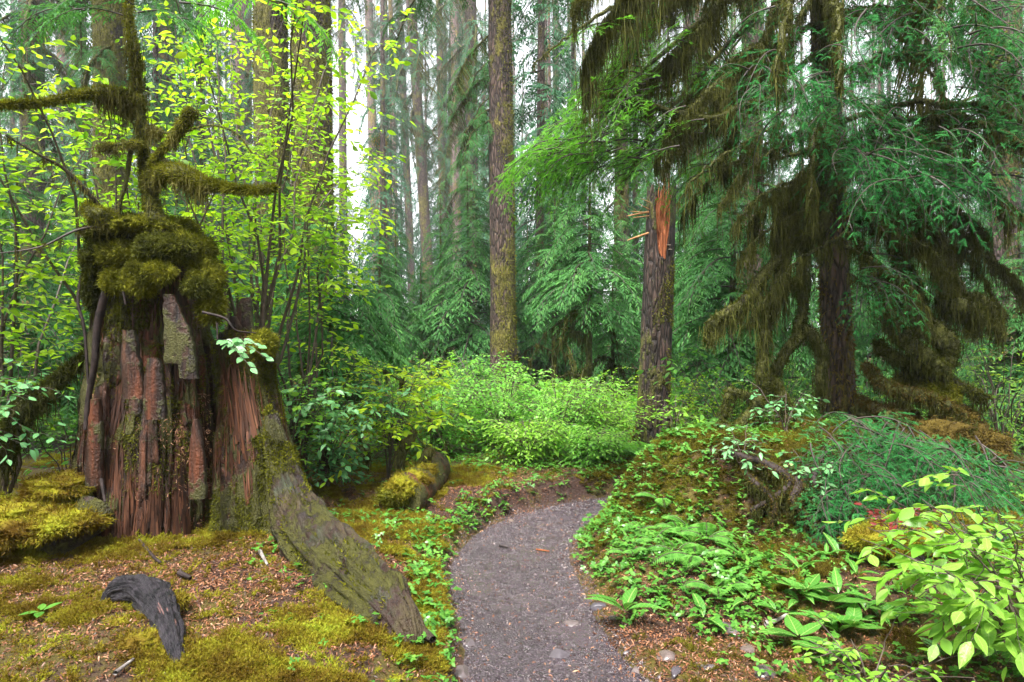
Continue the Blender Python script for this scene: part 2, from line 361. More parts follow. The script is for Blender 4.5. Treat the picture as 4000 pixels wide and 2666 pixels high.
def graded(lo, hi, near_lo, near_hi, step, n_out):
    mid = np.arange(near_lo, near_hi + 1e-6, step)
    a = near_lo - np.geomspace(step, near_lo - lo, n_out)[::-1]; b = near_hi + np.geomspace(step, hi - near_hi, n_out)
    return np.concatenate([a, mid, b])
gx = graded(-320, 320, -5.5, 5.5, 0.045, 34); gy = graded(-60, 420, 1.2, 9.5, 0.045, 40)
GX, GY = np.meshgrid(gx, gy, indexing='ij'); GZ = gz(GX, GY)
def grid_faces(a, b):
    i, j = np.meshgrid(np.arange(a - 1), np.arange(b - 1), indexing='ij')
    return np.stack([i * b + j, (i + 1) * b + j, (i + 1) * b + j + 1, i * b + j + 1], -1).reshape(-1, 4)
def ground_mat():
    m, nt, b, out = new_mat('forest_floor'); v = coords(nt)
    a = noise(nt, 1.3, v, 5); f = noise(nt, 60, v, 5, 0.7); f2 = noise(nt, 14, v, 5, 0.7)
    soil = mixc(nt, f, (0.020, 0.012, 0.010), (0.085, 0.040, 0.026))
    mossc = mixc(nt, f, (0.030, 0.022, 0.004), (0.13, 0.10, 0.012))
    k = math_(nt, 'ADD', math_(nt, 'MULTIPLY', a, 0.7), math_(nt, 'MULTIPLY', f2, 0.3))
    mask = ramp(nt, k, [(0.47, (0, 0, 0)), (0.54, (1, 1, 1))])
    nt.links.new(mixc(nt, mask, soil, mossc), b.inputs['Base Color'])
    b.inputs['Roughness'].default_value = 0.65; b.inputs['Specular IOR Level'].default_value = 0.35
    bump(nt, b, math_(nt, 'ADD', f, f2), 0.9, 0.02); return m
ground = MB().add(np.stack([GX, GY, GZ], -1), grid_faces(len(gx), len(gy))).build('ground', ground_mat(), smooth=True)
tag(ground, kind='structure')

# the path: a wet sheet of trodden gravel a few millimetres above the ground
def path_mat():
    m, nt, b, out = new_mat('wet_gravel_path'); v = coords(nt)
    f = noise(nt, 130, v, 4, 0.7); vo = N(nt, "TexVoronoi"); vo.inputs['Scale'].default_value = 75; nt.links.new(v, vo.inputs['Vector'])
    g = ramp(nt, vo.outputs['Color'], [(0.15, (0.030, 0.020, 0.026)), (0.6, (0.105, 0.074, 0.100)), (0.95, (0.26, 0.19, 0.24))])
    c = mixc(nt, ramp(nt, f, [(0.35, (0, 0, 0)), (0.6, (1, 1, 1))]), (0.026, 0.018, 0.020), g)
    broad = noise(nt, 1.1, v, 3); c = mixc(nt, ramp(nt, broad, [(0.35, (.75, .75, .75)), (0.65, (0, 0, 0))]), c, (0.048, 0.034, 0.044))
    v3 = coords(nt, (1.3, 1.0, 1)); pool = math_(nt, 'ADD', math_(nt, 'MULTIPLY', noise(nt, 1.5, v3, 3), 0.55), math_(nt, 'MULTIPLY', noise(nt, 9, v3, 5, .7), 0.45))
    mask = ramp(nt, pool, [(0.48, (0, 0, 0)), (0.55, (1, 1, 1))])
    c = mixc(nt, math_(nt, 'MULTIPLY', mask, 0.7), c, (0.062, 0.046, 0.054))
    nt.links.new(c, b.inputs['Base Color'])
    rr = N(nt, "MapRange"); nt.links.new(mask, rr.inputs[0]); rr.inputs[3].default_value = 0.28; rr.inputs[4].default_value = 0.04
    nt.links.new(rr.outputs[0], b.inputs['Roughness']); b.inputs['Specular IOR Level'].default_value = 0.9
    dry = math_(nt, 'SUBTRACT', 1.0, math_(nt, 'MULTIPLY', mask, 0.90))
    h = math_(nt, 'ADD', math_(nt, 'MULTIPLY', math_(nt, 'ADD', vo.outputs['Distance'], f), dry), math_(nt, 'ADD', math_(nt, 'MULTIPLY', noise(nt, 9, v, 3), 0.10), math_(nt, 'MULTIPLY', noise(nt, 45, v, 2), 0.06)))
    bump(nt, b, h, 1.0, 0.016); return m
pu = np.linspace(0, len(PATH) - 1.001, 620); pv = np.linspace(-1.12, 1.12, 64)
i0 = pu.astype(int); fr = (pu - i0)[:, None]; PC = PATH[i0] * (1 - fr) + PATH[i0 + 1] * fr; PT = norm(np.gradient(PC, axis=0))
PS = np.stack([PT[:, 1], -PT[:, 0]], -1)
wv = half_w(PC[:, 1])[:, None] * pv[None]
PXY = PC[:, None] + PS[:, None] * wv[..., None]
PZ = gz(PXY[..., 0], PXY[..., 1]) + 0.006 + 0.006 * n2(PXY[..., 0], PXY[..., 1], 22, 41, 3) - 0.05 * sst(0.92, 1.12, np.abs(pv))[None]
path = MB().add(np.concatenate([PXY, PZ[..., None]], -1), grid_faces(len(pu), len(pv))).build('path', path_mat(), smooth=True)
tag(path, kind='structure')

# ------------------------------------------------------------------ scattered stuff (geometry nodes on a cloud of points)
def stuff(name, label, pts, rot, scl, templates, mats, cat='ground cover'):
    """templates: list of MB; each point draws one of them"""
    me = bpy.data.meshes.new(name); n = len(pts)
    me.vertices.add(n); me.vertices.foreach_set("co", np.asarray(pts, np.float32).ravel())
    a = me.attributes.new("rot", 'FLOAT_VECTOR', 'POINT'); a.data.foreach_set("vector", np.asarray(rot, np.float32).ravel())
    a = me.attributes.new("scl", 'FLOAT', 'POINT'); a.data.foreach_set("value", np.asarray(np.broadcast_to(scl, (n,)), np.float32))
    a = me.attributes.new("pick", 'INT', 'POINT'); a.data.foreach_set("value", rng.integers(0, len(templates), n).astype(np.int32))
    o = put(name, me); tag(o, label, cat, kind='stuff')
    ng = bpy.data.node_groups.new(name, 'GeometryNodeTree')
    ng.interface.new_socket("Geometry", in_out='INPUT', socket_type='NodeSocketGeometry')
    ng.interface.new_socket("Geometry", in_out='OUTPUT', socket_type='NodeSocketGeometry')
    gi = ng.nodes.new('NodeGroupInput'); go = ng.nodes.new('NodeGroupOutput'); join = ng.nodes.new('GeometryNodeJoinGeometry')
    def attr(nm, t):
        q = ng.nodes.new('GeometryNodeInputNamedAttribute'); q.data_type = t; q.inputs['Name'].default_value = nm; return q.outputs['Attribute']
    for k, t in enumerate(templates):
        src = bpy.data.objects.new(name + "_piece", t.mesh(name + "_piece", mats))
        oi = ng.nodes.new('GeometryNodeObjectInfo'); oi.inputs['Object'].default_value = src; oi.inputs['As Instance'].default_value = False
        ip = ng.nodes.new('GeometryNodeInstanceOnPoints')
        ng.links.new(gi.outputs[0], ip.inputs['Points']); ng.links.new(oi.outputs['Geometry'], ip.inputs['Instance'])
        cmp_ = ng.nodes.new('FunctionNodeCompare'); cmp_.data_type = 'INT'; cmp_.operation = 'EQUAL'
        ng.links.new(attr("pick", 'INT'), cmp_.inputs[2]); cmp_.inputs[3].default_value = k
        ng.links.new(cmp_.outputs[0], ip.inputs['Selection'])
        e2r = ng.nodes.new('FunctionNodeEulerToRotation'); ng.links.new(attr("rot", 'FLOAT_VECTOR'), e2r.inputs[0])
        ng.links.new(e2r.outputs[0], ip.inputs['Rotation']); ng.links.new(attr("scl", 'FLOAT'), ip.inputs['Scale'])
        ng.links.new(ip.outputs[0], join.inputs[0])
    ng.links.new(join.outputs[0], go.inputs[0])
    md = o.modifiers.new("scatter", 'NODES'); md.node_group = ng
    return o
def rot_rand(n, tilt=0.25): return np.stack([rng.normal(0, tilt, n), rng.normal(0, tilt, n), rng.uniform(0, 2 * math.pi, n)], -1)

def moss_tuft(seed, n=30, L=0.026):
    """a feathery tuft: short stems with tiny side barbs"""
    g = np.random.default_rng(seed); mb = MB()
    for k in range(n):
        a = g.uniform(0, 2 * math.pi); e = g.uniform(0.05, 1.1)
        d = np.array([math.cos(a) * math.cos(e), math.sin(a) * math.cos(e), math.sin(e)])
        l = L * g.uniform(0.6, 1.3); p0 = np.array([math.cos(a), math.sin(a), 0]) * g.uniform(0, 0.024)
        t = np.linspace(0, 1, 5)[:, None]; P = p0 + d * l * t + np.array([0, 0, -0.35 * l]) * t ** 2
        nb = 9; tt = g.uniform(0.1, 1, nb); q = p0 + d * l * tt[:, None] + np.array([0, 0, -0.35 * l]) * (tt ** 2)[:, None]
        bd = norm(d[None] * 0.8 + g.normal(0, 0.7, (nb, 3)))
        mb.add(*blades(q, bd, l * 0.34, l * 0.10, g)); mb.add(*blades(P[:1], norm(P[-1:] - P[:1]), l, l * 0.13, g))
    return mb
def region_pts(n, x0, x1, y0, y1, f):
    """points over the ground kept with probability f(x, y, d)"""
    x = rng.uniform(x0, x1, n); y = rng.uniform(y0, y1, n); d, _ = path_d(x, y)
    keep = rng.uniform(0, 1, n) < f(x, y, d); x, y = x[keep], y[keep]
    return np.stack([x, y, gz(x, y)], -1), d[keep]
TUFTS = [moss_tuft(k) for k in range(5)]
def moss_field(x, y, d):
    e = np.abs(d) - half_w(y)
    m = sst(0.0, 0.10, n2(x, y, 2.0, 21) - 0.06 + 0.5 * n2(x, y, 6, 22))
    litter_spot = 1.3 * np.exp(-(((x + 1.65) / 1.0) ** 2 + ((y - 4.0) / 0.55) ** 2) ** 1.5)       # the brown needle bed in front of the stump
    litter_spot = np.maximum(litter_spot, 0.9 * np.exp(-(((x - 1.2) / 0.55) ** 2 + ((y - 3.5) / 0.5) ** 2)))
    litter_spot = np.maximum(litter_spot, 1.2 * np.exp(-(((x + .25) / .6) ** 2 + ((y - 6.45) / .28) ** 2) ** 2))          # bare earth lip at the bend
    return np.clip(m - 1.1 * litter_spot, 0.03, 1) * sst(0.04, 0.16, e)
p1, _ = region_pts(105000, -4.6, 0.0, 2.0, 7.6, moss_field)
p2, _ = region_pts(80000, 0.3, 5.0, 2.2, 8.0, lambda x, y, d: 0.75 * np.maximum(moss_field(x, y, d), .8 * sst(.05, .2, d - half_w(y)) * np.exp(-(((x - 1.7) / 1.1) ** 2 + ((y - 5.7) / 1.0) ** 2) ** 2)))
p3, _ = region_pts(20000, -6, 6, 7.0, 14, lambda x, y, d: 0.9 * moss_field(x, y, d))
pm = np.concatenate([p1, p3])
stuff('moss', 'golden green feathery moss carpet left of the path and beyond the bend', pm, rot_rand(len(pm), 0.35), rng.uniform(0.55, 1.7, len(pm)) * (1 + 0.7 * sst(6, 10, pm[:, 1])), TUFTS, M['moss_y'], 'moss')
M['moss_o'] = leaf_mat('moss_olive', [(0, (0.05, 0.028, 0.006)), (0.4, (0.10, 0.078, 0.010)), (0.75, (0.15, 0.15, 0.014)), (1, (0.20, 0.24, 0.02))], 0.2, 0.8, 0.1, pn=.75, ps=2.6)
stuff('moss', 'brownish olive moss over the right bank and mound', p2, rot_rand(len(p2), 0.35), rng.uniform(0.5, 1.5, len(p2)), TUFTS, M['moss_o'], 'moss')

# litter: tiny curled needles and bark flakes
def flake(seed):
    g = np.random.default_rng(seed); l = g.uniform(0.010, 0.024); w = g.uniform(0.0012, 0.003)
    V = np.array([[-l / 2, -w, 0], [-l / 2, w, 0], [0, w, 0.35 * w + 0.003], [0, -w, 0.003], [l / 2, w * .6, 0], [l / 2, -w * .6, 0]])
    V[:, 1] += g.uniform(-8, 8) * V[:, 0] ** 2
    return MB().add(V, [[0, 3, 2, 1], [3, 5, 4, 2]])
def litter_field(x, y, d):
    e = np.abs(d) - half_w(y)
    s = 0.35 + 1.2 * np.exp(-(((x + 1.65) / 1.15) ** 2 + ((y - 4.0) / 0.7) ** 2)) + 0.9 * np.exp(-(((x - 1.2) / 0.8) ** 2 + ((y - 3.5) / 0.7) ** 2)) + 0.5 * np.exp(-(((x + 0.6) / 1.0) ** 2 + ((y - 6.6) / 0.5) ** 2))
    return np.clip(s + 0.3 * n2(x, y, 2, 31), 0, 1) * np.where(e < 0, 0.10 + .25 * sst(-.18, 0, e), 1)
p1, _ = region_pts(330000, -4.2, 3.6, 2.2, 7.8, litter_field)
p1[:, 2] += 0.006
stuff('needle_litter', 'orange brown fallen needles and bark flakes on the ground', p1, rot_rand(len(p1), 0.5), rng.uniform(0.6, 1.4, len(p1)), [flake(k) for k in range(6)], M['litter'], 'litter')

# gravel on the path
def pebble(seed, sub=1):
    g = np.random.default_rng(seed); t = (1 + 5 ** .5) / 2
    V = np.array([[-1, t, 0], [1, t, 0], [-1, -t, 0], [1, -t, 0], [0, -1, t], [0, 1, t], [0, -1, -t], [0, 1, -t], [t, 0, -1], [t, 0, 1], [-t, 0, -1], [-t, 0, 1]], float)
    F = np.array([[0, 11, 5], [0, 5, 1], [0, 1, 7], [0, 7, 10], [0, 10, 11], [1, 5, 9], [5, 11, 4], [11, 10, 2], [10, 7, 6], [7, 1, 8], [3, 9, 4], [3, 4, 2], [3, 2, 6], [3, 6, 8], [3, 8, 9], [4, 9, 5], [2, 4, 11], [6, 2, 10], [8, 6, 7], [9, 8, 1]])
    V = norm(V)
    for _ in range(sub):
        c = {}; V = list(V); NF = []
        def mid(a, b):
            k = (min(a, b), max(a, b))
            if k not in c: c[k] = len(V); V.append(norm((V[a] + V[b]) / 2))
            return c[k]
        for a, b_, d_ in F:
            x, y, z = mid(a, b_), mid(b_, d_), mid(d_, a); NF += [[a, x, z], [b_, y, x], [d_, z, y], [x, y, z]]
        F = np.array(NF); V = np.array(V)
    s = g.uniform(0.6, 1.0, 3) * np.array([1, 0.8, 0.55])
    # flat facets: clamp along a few random planes, then roughen
    for _ in range(5):
        n = norm(g.normal(size=3)); q = g.uniform(0.62, 0.9); e = np.clip(V @ n - q, 0, None); V = V - e[:, None] * n
    V = V * (1 + 0.12 * fbm(V * 1.7 + seed * 3.1, seed, 3))[:, None] * s
    return V, F
M['pebble'] = None
def stone_mat(name, stops, rough=0.35):
    m, nt, b, out = new_mat(name); oi = N(nt, "ObjectInfo"); v = coords(nt)
    c = ramp(nt, oi.outputs['Random'], stops)
    f = noise(nt, 40, v, 5, 0.7); c2 = mixc(nt, math_(nt, 'MULTIPLY', f, 0.9), c, (0.03, 0.024, 0.024)); nt.links.new(c2, b.inputs['Base Color'])
    b.inputs['Roughness'].default_value = rough; b.inputs['Specular IOR Level'].default_value = 0.5; bump(nt, b, noise(nt, 60, v, 4, 0.7), 0.35, 0.006); return m
M['pebble'] = stone_mat('wet_pebble', [(0, (0.06, 0.045, 0.05)), (0.5, (0.13, 0.10, 0.105)), (0.8, (0.2, 0.15, 0.14)), (1, (0.32, 0.26, 0.27))], 0.12)
M['stone'] = stone_mat('wet_stone', [(0, (0.09, 0.08, 0.10)), (0.5, (0.15, 0.12, 0.125)), (1, (0.24, 0.17, 0.14))], 0.28)
pp, dd = region_pts(120000, -0.8, 2.4, 2.3, 7.8, lambda x, y, d: np.where(np.abs(d) < half_w(y) * 1.12, 0.40 + 0.55 * sst(0.45, 1, np.abs(d) / half_w(y)), 0))
stuff('gravel', 'small wet purple brown gravel strewn over the trail', pp + [0, 0, 0.004], rot_rand(len(pp), 1.5), rng.uniform(0.0025, 0.009, len(pp)) * (1 + 1.6 * (rng.uniform(0, 1, len(pp)) > 0.97)), [MB().add(*pebble(k, 0)) for k in range(6)], M['pebble'], 'gravel')
from mathutils import Matrix
# ------------------------------------------------------------------ conifers
def spray_mesh(name, L, seed, wid=0.42, step=0.045, tw=0.03, tl=0.075, droop=0.3, needles=False, mats=None, tw_w=1.0):
    """one flat hemlock bough along +x: axis, alternating side twigs, twiglets (needles when close)"""
    g = np.random.default_rng(seed); mb = MB()
    ax = lambda t: np.stack([L * t, 0.05 * L * np.sin(t * 3 + seed), 0.10 * L * np.sin(t * math.pi) - droop * L * t ** 2.2], -1)
    t = np.linspace(0, 1, 9); P = ax(t); mb.add(*tube(P, np.linspace(0.011, 0.002, 9) * (0.6 + 0.4 * L), 4), m=1)
    S, D, LN = [], [], []
    n = int(L / step)
    for i in range(n):
        u = 0.06 + 0.94 * (i + g.uniform(0, .6)) / n; side = 1 if i % 2 else -1
        b = ax(np.array([u]))[0]; e = ax(np.array([min(u + 0.02, 1.02)]))[0] - ax(np.array([u - 0.02]))[0]; e = e / np.linalg.norm(e)
        l = wid * L * (1 - u) ** 0.75 * min(1, 0.35 + 2.5 * u) * g.uniform(0.55, 1.15) + 0.07
        an = R(g.normal(52, 8)); lat = np.array([-e[1], e[0], 0]) * side
        d = e * math.cos(an) + lat * math.sin(an) + np.array([0, 0, g.normal(0, .05)])
        m = max(int(l / tw), 2); s = np.linspace(0.12, 1, m)
        dr = g.uniform(0.10, 0.32)
        Q = b + d * (l * s)[:, None] + np.array([0, 0, -dr * l]) * (s ** 2)[:, None]
        w = 0.003; sd = np.cross(d, [0, 0, 1]) * w
        mb.add(np.array([b - sd, b + sd, Q[-1]]), [[0, 1, 2]], m=1)
        td = norm(np.gradient(Q, axis=0)) if m > 1 else d[None]
        for sg in (1, -1):
            a2 = np.radians(g.normal(48, 10, m)); lt = np.cross(np.array([0, 0, 1.0]), td) * sg
            dd = norm(td * np.cos(a2)[:, None] + lt * np.sin(a2)[:, None] + np.stack([np.zeros(m), np.zeros(m), g.normal(-.10, .12, m)], -1))
            S.append(Q); D.append(dd); LN.append(tl * np.minimum(1, 0.45 + 1.6 * (1 - s)) * g.uniform(0.7, 1.2, m))
        S.append(Q[-1:]); D.append(td[-1:]); LN.append(np.array([tl]))
    S = np.concatenate(S); D = norm(np.concatenate(D)); LN = np.concatenate(LN)
    up = norm(np.array([0, 0, 1.0]) + g.normal(0, 0.25, (len(S), 3)))
    if needles:
        k = 11; f = np.tile(np.linspace(0.03, 1, k), 2); sg = np.repeat([1, -1], k)
        B = basis(D, up); pos = S[:, None] + D[:, None] * (LN[:, None] * f)[..., None]
        nd = norm(D[:, None] * 0.75 + B[:, None, :, 1] * (sg[None, :, None]) * 0.75 + g.normal(0, 0.12, (len(S), 2 * k, 3)))
        pos = pos.reshape(-1, 3); nd = nd.reshape(-1, 3)
        u2 = np.repeat(up, 2 * k, 0)
        mb.add(*scatter(NEEDLE[0], NEEDLE[1], basis(nd, u2), pos, g.uniform(0.015, 0.023, len(pos))))
    else:
        T = TWIGLET[0] * np.array([1, tw_w, 1]); mb.add(*scatter(T, TWIGLET[1], basis(D, up), S, LN))
    me = mb.mesh(name, mats); RAW[me.name] = mb; return me
RAW = {}
BOUGH = {k: [spray_mesh('bough_' + k, 1.0, s, mats=[M[k], M['twig']], tw=0.033, tl=0.085) for s in range(5)] for k in ('hem', 'hem_y')}
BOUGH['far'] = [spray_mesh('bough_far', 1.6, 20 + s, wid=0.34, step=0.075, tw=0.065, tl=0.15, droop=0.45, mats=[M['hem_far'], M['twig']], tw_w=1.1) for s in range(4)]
BOUGH['near'] = [spray_mesh('bough_near', 0.62, 40 + s, wid=0.46, step=0.075, tw=0.060, tl=0.105, droop=0.35, needles=True, mats=[M['hem_d'], M['twig']]) for s in range(4)]
BOUGH['neary'] = [spray_mesh('bough_near_fresh', 0.7, 50 + s, wid=0.46, step=0.070, tw=0.056, tl=0.10, droop=0.3, needles=True, mats=[M['hem_y'], M['twig']]) for s in range(3)]

def rotm(rx, ry, rz):
    return np.array(Matrix.Rotation(rz, 3, 'Z') @ Matrix.Rotation(ry, 3, 'Y') @ Matrix.Rotation(rx, 3, 'X'))
def merge(mb, raw, loc, rot, s, mm=(0, 1)):
    for V, F, m, n0 in zip(raw.V, raw.F, raw.M, np.cumsum([0] + [len(v) for v in raw.V])):
        mb.add((V @ rotm(*rot).T) * s + loc, F - n0, mm[int(m[0])])
def limb_mesh(name, L, seed, kind, n=12, droop=0.35, moss=0, bs=(0.55, 0.95), rise=0.1, mats=None, mossl=(0.1, 0.5), r0=0.022):
    """a long limb along +x that carries side boughs, optionally hung with moss"""
    g = np.random.default_rng(seed); mb = MB(); t = np.linspace(0, 1, 16)
    P = np.stack([L * t, 0.06 * L * np.sin(t * 4 + seed), rise * L * np.sin(t * 2.6) - droop * L * t ** 2.0], -1); P[1:] += np.cumsum(g.normal(0, .008 * L, (15, 3)), 0)
    mb.add(*tube(P, np.linspace(r0, 0.005, 16) * (0.5 + 0.5 * L), 6, .15, seed), m=1)
    at = lambda u: np.array([np.interp(u * 15, np.arange(16), P[:, c]) for c in range(3)])
    for k in range(n):
        u = 0.15 + 0.85 * (k + g.uniform(0, .5)) / n; sg = 1 if k % 2 else -1
        an = sg * g.normal(0.95, 0.2) * (1 - 0.9 * (k == n - 1)); me = BOUGH[kind][g.integers(len(BOUGH[kind]))]
        merge(mb, RAW[me.name], at(u), (g.normal(0, .15), R(g.normal(22, 9)), an), g.uniform(*bs) * (1.1 - 0.45 * u))
    if moss:
        q = np.array([at(u) for u in g.uniform(0.02, 0.9, moss)]) + g.normal(0, 0.02, (moss, 3)); clump = 0.15 + 1.1 * np.abs(vnoise(np.stack([q[:, 0] * 9, q[:, 0] * 0 + seed, q[:, 0] * 0], -1), seed))
        mb.add(*strands(q, g.uniform(*mossl, moss) * clump, 0.014, 4, .07, g), m=2)
        q = np.array([at(u) for u in g.uniform(0, 1, moss)]) + norm(g.normal(size=(moss, 3))) * r0 * 0.7
        mb.add(*blades(q, norm(g.normal(size=(moss, 3)) + [0, 0, .2]), 0.05, 0.018, g), m=2)
    me = mb.mesh(name, mats); RAW[me.name] = mb; return me
def trunk_mesh(name, r0, r1, H, lean=(0, 0), seg=28, ring=90, flare=0.35, amp=0.07, seed=0, mats=None, fuzz=0, fuzz_l=0.04, bend=0.0, fmat=1, zmax=None, cov=0.0):
    z = H * np.linspace(0, 1, ring) ** 1.25; t = z / H
    r = r0 + (r1 - r0) * t + r0 * flare * np.exp(-z / (2.2 * r0 + 0.05))
    a = np.linspace(0, 2 * math.pi, seg, endpoint=False)
    cx = lean[0] * t + bend * np.sin(t * math.pi * 1.3); cyy = lean[1] * t
    ca, sa = np.cos(a), np.sin(a)
    Pn = np.stack([np.broadcast_to(ca * 2.2, (ring, seg)), np.broadcast_to(sa * 2.2, (ring, seg)), np.broadcast_to(z[:, None] * 0.8, (ring, seg))], -1)
    Pf = Pn * np.array([3.2, 3.2, 2.0])
    fl = 1 + 0.25 * np.exp(-z[:, None] / (1.6 * r0)) * np.cos(a * 5 + seed)[None]
    rr = r[:, None] * (1 + amp * fbm(Pn, seed, 3) + amp * 0.9 * fbm(Pf, seed + 5, 3)) * fl
    V = np.stack([cx[:, None] + rr * ca, cyy[:, None] + rr * sa, np.broadcast_to(z[:, None], rr.shape) - 0.15 * (z[:, None] == 0)], -1)
    i, j = np.meshgrid(np.arange(ring - 1), np.arange(seg), indexing='ij'); j2 = (j + 1) % seg
    mb = MB().add(V, np.stack([i * seg + j, i * seg + j2, (i + 1) * seg + j2, (i + 1) * seg + j], -1).reshape(-1, 4))
    me = mb.mesh(name, mats, True)
    return me, V, r
def trunk_moss(V, n, L, seed, cov=0.0, zmax=99, drop=0.55, bias=(0, 0)):
    """clumps of moss blades on the bark"""
    g = np.random.default_rng(seed); ring, seg, _ = V.shape
    u = g.uniform(0, ring - 1.01, n); v = g.uniform(0, seg, n); i = u.astype(int); j = v.astype(int) % seg; f = (u - i)[:, None]; h = (v - v.astype(int))[:, None]
    p = (V[i, j] * (1 - f) + V[i + 1, j] * f) * (1 - h) + (V[i, (j + 1) % seg] * (1 - f) + V[i + 1, (j + 1) % seg] * f) * h
    c = V.mean(1); ctr = c[i] * (1 - f) + c[i + 1] * f; nn = p - ctr; nn[:, 2] = 0; nn = norm(nn)
    k = (fbm(p * np.array([3.2, 3.2, 1.5]), seed, 3) + 0.3 * (nn[:, 0] * bias[0] + nn[:, 1] * bias[1]) > -cov) & (p[:, 2] < zmax); p = p[k]; nn = nn[k]; m = len(p)
    d = norm(nn * g.uniform(0.5, 1.2, (m, 1)) + np.stack([np.zeros(m), np.zeros(m), -drop * g.uniform(0, 1.6, m)], -1) + g.normal(0, .35, (m, 3)))
    return MB().add(*blades(p - nn * 0.006, d, L * g.uniform(0.5, 1.4, m), L * 0.45, g))

def branches(crown, meshes, z0, z1, n, Lfun, pitch, seed, axis=None, az=None, jit=0.25, base=1.0):
    """boughs set round a trunk, each an object of its own under the crown"""
    g = np.random.default_rng(seed)
    for k in range(n):
        u = (k + g.uniform(0, 1)) / n; z = z0 + (z1 - z0) * u
        a = (k * 2.39996 + g.normal(0, jit)) if az is None else R(g.uniform(*az))
        o = (0, 0) if axis is None else axis(z)
        s = Lfun(u) * g.uniform(0.75, 1.2) / base
        put('branch', meshes[g.integers(len(meshes))], crown, (o[0], o[1], z), (g.normal(0, .12), R(g.normal(*pitch)), a), s)

def young_hemlock(px, Y, h, rad, label, seed, kind='hem', z0=0.35, n=60, dead=0, lowmoss=0, pitch=(14, 7), x=None, h0=None):
    x = (px - 2000) / F0 * Y if x is None else x
    b = on(x, Y, -0.03); t = thing('young_hemlock', label, 'tree', b, 'young hemlocks of the understorey')
    g = np.random.default_rng(seed)
    me, V, _ = trunk_mesh('trunk', 0.018 + 0.011 * h, 0.008, h, (g.normal(0, .08), 0), 10, 40, .2, .05, seed, M['limb']); put('trunk', me, t)
    cr = node('crown', t)
    branches(cr, BOUGH[kind], z0 * h, h * 0.99, n, lambda u: rad * (1 - u) ** 0.7 * min(1, 0.55 + 2 * u) + 0.10, pitch, seed)
    if dead:      # bare lower limbs sleeved in moss
        for k in range(dead):
            z = g.uniform(0.08, z0 + 0.12) * h; a = g.uniform(0, 6.28); l = rad * g.uniform(0.5, 1.0)
            s = np.linspace(0, 1, 9); P = np.stack([np.cos(a) * l * s, np.sin(a) * l * s, z + 0.25 * l * np.sin(s * 2.2) - 0.75 * l * s ** 2.4], -1) + g.normal(0, .012, (9, 3))
            mb = MB().add(*tube(P, np.linspace(0.02, 0.006, 9), 5, 0.2, seed + k), m=0)
            q = P[g.integers(1, 9, 130)] + g.normal(0, 0.015, (130, 3)); mb.add(*strands(q, g.uniform(0.04, 0.22, 130), 0.014, 3, .12, g), m=1)
            q = P[g.integers(0, 9, 160)] + g.normal(0, 0.02, (160, 3)); mb.add(*blades(q, norm(g.normal(size=(160, 3)) + [0, 0, .4]), 0.045, 0.02, g), m=1)
            mb.build('mossy_limb', [M['limb'], M['moss_d']], cr)
    return t

LIMB = {}
LIMB['hem'] = [limb_mesh('limb_hem', 2.0, 60 + k, 'hem', 11, 0.45, 0, mats=[M['hem'], M['limb'], M['moss_d']]) for k in range(3)]
LIMB['drape'] = [limb_mesh('limb_drape', 2.2, 70 + k, 'hem', 9, 0.55, 420, bs=(.5, .8), mats=[M['hem'], M['limb'], M['moss_d']], mossl=(.15, .7)) for k in range(3)]
LIMB['far'] = [limb_mesh('limb_far', 3.0, 80 + k, 'far', 9, 0.6, 260, bs=(.45, .75), mats=[M['hem_far'], M['limb'], M['moss_d']], mossl=(.3, 1.0)) for k in range(3)]
